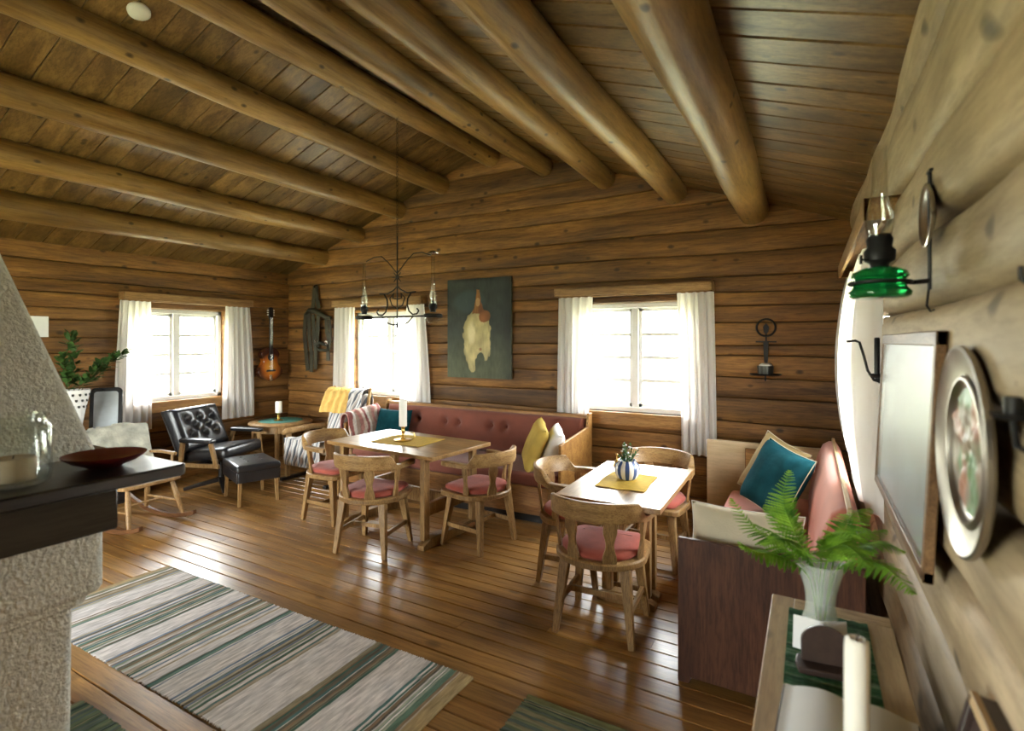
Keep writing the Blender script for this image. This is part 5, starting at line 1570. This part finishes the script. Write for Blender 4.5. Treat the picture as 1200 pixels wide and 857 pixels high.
# ================================================================== things on the right wall
# framed print behind glass, its pale haze of reflected light painted on
M['frame_brown'] = wood('brown picture frame', (.16, .085, .04), (.30, .18, .09), 'Y', 20, 12, .4, var=.05, bump=.05)
M['dull_glass'] = glass('hazy old glass', (.97, .98, .98), .10, .25)
t = thing('framed_picture', 'wooden framed picture behind glass, paled by painted reflection, hanging on the right wall', 'picture', (.2495, 2.05, 1.352))
MT = Matrix.Rotation(math.radians(2.6), 4, 'Y')
FWd, FHt = 1.04, .585
for c, s in (((0, 0, FHt / 2 - .018), (.022, FWd, .036)), ((0, 0, -FHt / 2 + .014), (.022, FWd, .028)), ((0, FWd / 2 - .014, 0), (.022, .028, FHt)), ((0, -FWd / 2 + .014, 0), (.022, .028, FHt))):
    bm = nb(); box(bm, c, s, MT); obj('frame_bar', bm, M['frame_brown'], t, bevel=.003)
bm = nb(); box(bm, (.008, 0, 0), (.006, FWd - .02, FHt - .02), MT); obj('backing', bm, M['brown_leather'], t)
m = vcol('print with painted reflection', .6, (30, 30, 30), .10, 0, .6)
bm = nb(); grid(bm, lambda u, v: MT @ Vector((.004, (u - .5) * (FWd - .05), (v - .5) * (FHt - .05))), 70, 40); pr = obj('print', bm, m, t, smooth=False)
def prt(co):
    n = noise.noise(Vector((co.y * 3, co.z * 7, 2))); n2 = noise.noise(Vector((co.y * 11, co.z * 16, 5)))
    a = Vector((.50, .51, .48)).lerp(Vector((.34, .42, .42)), smooth(.1, -.2, co.z))  # reflected light painted into the print, paler towards the top
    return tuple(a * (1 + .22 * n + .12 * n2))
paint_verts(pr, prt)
bm = nb(); box(bm, (-.006, 0, 0), (.002, FWd - .05, FHt - .05), MT); obj('glass', bm, M['dull_glass'], t)

# pewter plate
t = thing('relief_plate', 'round pewter plate with a wide rim hanging beside the framed picture', 'wall plate', (.262, 1.262, 1.418))
MP = Matrix.Rotation(-PI / 2, 4, 'Y')
bm = nb(); lathe(bm, [(0, .004), (.118, .004), (.126, .012), (.130, .018), (.136, .018), (.142, .012), (.180, .020), (.188, .026), (.194, .024), (.194, .016), (.185, .010), (.14, 0), (0, -.004)], seg=64, M=MP); obj('dish', bm, M['pewter'], t, angle=50)
bm = nb()
def med(u, v):
    a = 2 * PI * u; r = .117 * v
    x, y = r * math.cos(a), r * math.sin(a)
    h = .006 + .011 * max(0, noise.noise(Vector((x * 26, y * 26, 3)))) + .006 * noise.noise(Vector((x * 60, y * 60, 1))) * (1 - v)
    return MP @ Vector((x, y, h))
grid(bm, med, 72, 22); bmesh.ops.remove_doubles(bm, verts=bm.verts, dist=1e-5)
me_ = obj('relief_medallion', bm, vcol('patinated relief', .45, (40, 40, 40), .2, .2, .5), t, angle=80); me_['label'] = 'coloured relief in the middle'
paint_verts(me_, lambda co: tuple(Vector((.24, .18, .12)).lerp(Vector((.10, .20, .08)), smooth(-.1, .3, noise.noise(Vector((co.y * 14, co.z * 14, 6))))) .lerp(Vector((.35, .16, .10)), smooth(.15, .4, noise.noise(Vector((co.y * 12 + 5, co.z * 12, 2)))))))

# oil lamp on a bracket with a tin reflector
LX, LY = .158, 1.675
t = thing('wall_oil_lamp', 'green glass oil lamp on a bracket with a round reflector, right wall', 'oil lamp', (.25, LY, 1.62))
bm = nb(); tube(bm, [(.012, 0, .43), (.012, 0, .15), (.012, .0, .13)], .0045, 8); box(bm, (.012, 0, .427), (.008, .045, .006)); tube(bm, [(.012, 0, .15), (.006, 0, .09), (.014, 0, .075), (.022, 0, .08)], .003, 6); obj('wall_rod', bm, M['iron'], t)
bm = nb(); lathe(bm, [(0, .012), (.03, .010), (.062, .003), (.076, -.004), (.080, -.002), (.078, .003), (.06, .010), (.03, .017), (0, .019)], seg=40, M=Matrix.Translation((.004, 0, .317)) @ Matrix.Rotation(-PI / 2, 4, 'Y') @ Matrix.Scale(-1, 4, (0, 0, 1))); obj('reflector', bm, M['steel'], t, angle=60)
bm = nb(); tube(bm, [(.012, 0, .152), (-.02, 0, .150), (-.05, 0, .152)], .006, 8); tube(bm, [(LX - .25 + .068 * math.cos(k * PI / 14), .068 * math.sin(k * PI / 14), .152) for k in range(28)], .0045, 6, closed=True); obj('bracket', bm, M['iron'], t)
bm = nb(); lathe(bm, [(0, 0), (.058, 0), (.068, .006), (.070, .016), (.062, .024), (.056, .034), (.058, .050), (.064, .056), (.060, .068), (.034, .080), (0, .084)], (LX - .25, 0, .112), 40); obj('green_font', bm, M['green_glass'], t, angle=60)
bm = nb(); lathe(bm, [(0, 0), (.020, 0), (.022, .012), (.034, .020), (.036, .045), (.028, .055), (.030, .075), (.024, .088), (0, .09)], (LX - .25, 0, .190), 26); tube(bm, [(LX - .25, 0, .212), (LX - .25 - .04, -.03, .212)], .003, 6); lathe(bm, [(0, -.004), (.012, -.003), (.012, .003), (0, .004)], (0, 0, 0), 14, M=Matrix.Translation((LX - .25 - .043, -.032, .212)) @ Matrix.Rotation(PI / 2, 4, 'Y')); obj('burner', bm, M['iron'], t, angle=50)
bm = nb(); lathe(bm, [(.026, 0), (.033, .035), (.031, .06), (.020, .10), (.0175, .14), (.0165, .235), (.0150, .235), (.016, .14), (.0185, .10), (.0295, .06), (.0315, .035), (.0245, 0)], (LX - .25, 0, .272), 26, cap=False); obj('lamp_chimney', bm, M['lamp_glass'], t, angle=60)

# curved iron candle bracket beside the curtain
t = thing('candle_bracket', 'black iron candle bracket with a curved arm between the curtain and the framed picture', 'wall bracket', (.268, 2.615, 1.40))
bm = nb(); prism(bm, [(-.030, -.34), (.030, -.34), (.045, -.26), (.045, .06), (.025, .12), (.040, .16), (0, .20), (-.040, .16), (-.025, .12), (-.045, .06), (-.045, -.26)], -.008, .006, YZ); obj('back_plate', bm, M['iron'], t, bevel=.002)
bm = nb(); tube(bm, [(-.005, 0, .05), (-.04, 0, .06), (-.062, 0, .10), (-.075, 0, .16), (-.09, 0, .215), (-.105, 0, .222), (-.135, 0, .218)], .005, 8); obj('arm', bm, M['iron'], t)
bm = nb(); tube(bm, [(-.005, 0, .05), (-.02, 0, .055), (-.032, 0, .07)], .008, 8); lathe(bm, [(0, 0), (.016, 0), (.030, .012), (.026, .016), (.010, .012), (.010, .16), (.007, .165), (0, .165)], (-.030, 0, .07), 16); obj('candle_cup', bm, M['iron'], t, angle=50)

# iron hooks and the small key box
t = thing('iron_hook', 'black wrought hook on the right wall above the pewter plate', 'hook', (.285, 1.0, 1.69))
bm = nb(); prism(bm, [(-.010, -.035), (.010, -.035), (.014, .0), (.006, .045), (-.006, .045), (-.014, 0)], -.006, .004, YZ); obj('plate', bm, M['iron'], t, bevel=.001)
bm = nb(); tube(bm, [(-.004, 0, .02), (-.016, 0, .008), (-.026, 0, .018), (-.027, 0, .036)], [.005, .005, .004, .003], 8); obj('prong', bm, M['iron'], t)
t = thing('iron_candelabra', 'black iron candle arm at the far right edge, beside the pewter plate', 'wall candelabra', (.285, .955, 1.515))
bm = nb(); prism(bm, [(-.02, -.09), (.02, -.09), (.028, -.03), (.02, .06), (0, .10), (-.02, .06), (-.028, -.03)], -.006, .005, YZ); obj('plate', bm, M['iron'], t, bevel=.001)
bm = nb(); tube(bm, [(-.004, 0, -.02), (-.018, .03, -.05), (-.028, .055, -.045), (-.030, .06, -.01)], .005, 8); tube(bm, [(-.004, 0, .0), (-.016, .04, .05), (-.022, .07, .045), (-.016, .09, .01)], .004, 8); obj('arm', bm, M['iron'], t)
bm = nb(); lathe(bm, [(0, 0), (.024, .004), (.028, .012), (.012, .010), (.012, .035), (.009, .035), (.009, .012), (0, .010)], (-.030, .06, -.01), 18); obj('cup', bm, M['iron'], t, angle=50)
t = thing('leaning_frame', 'small dark wooden frame with a pale edge leaning at the lower right corner', 'picture frame', (.187, 1.03, .7805))
MT = Matrix.Rotation(math.radians(13), 4, 'Y')
bm = nb(); box(bm, (.014, 0, .128), (.028, .25, .256), MT); obj('back_board', bm, M['brown_leather'], t, bevel=.003)
for c, s in (((-.004, 0, .247), (.012, .26, .018)), ((-.004, 0, .010), (.012, .26, .018)), ((-.004, .121, .128), (.012, .018, .25)), ((-.004, -.121, .128), (.012, .018, .25))):
    bm = nb(); box(bm, c, s, MT); obj('frame_bar', bm, M['pale_wood'] if c[2] > .2 else M['brown_leather'], t, bevel=.002)
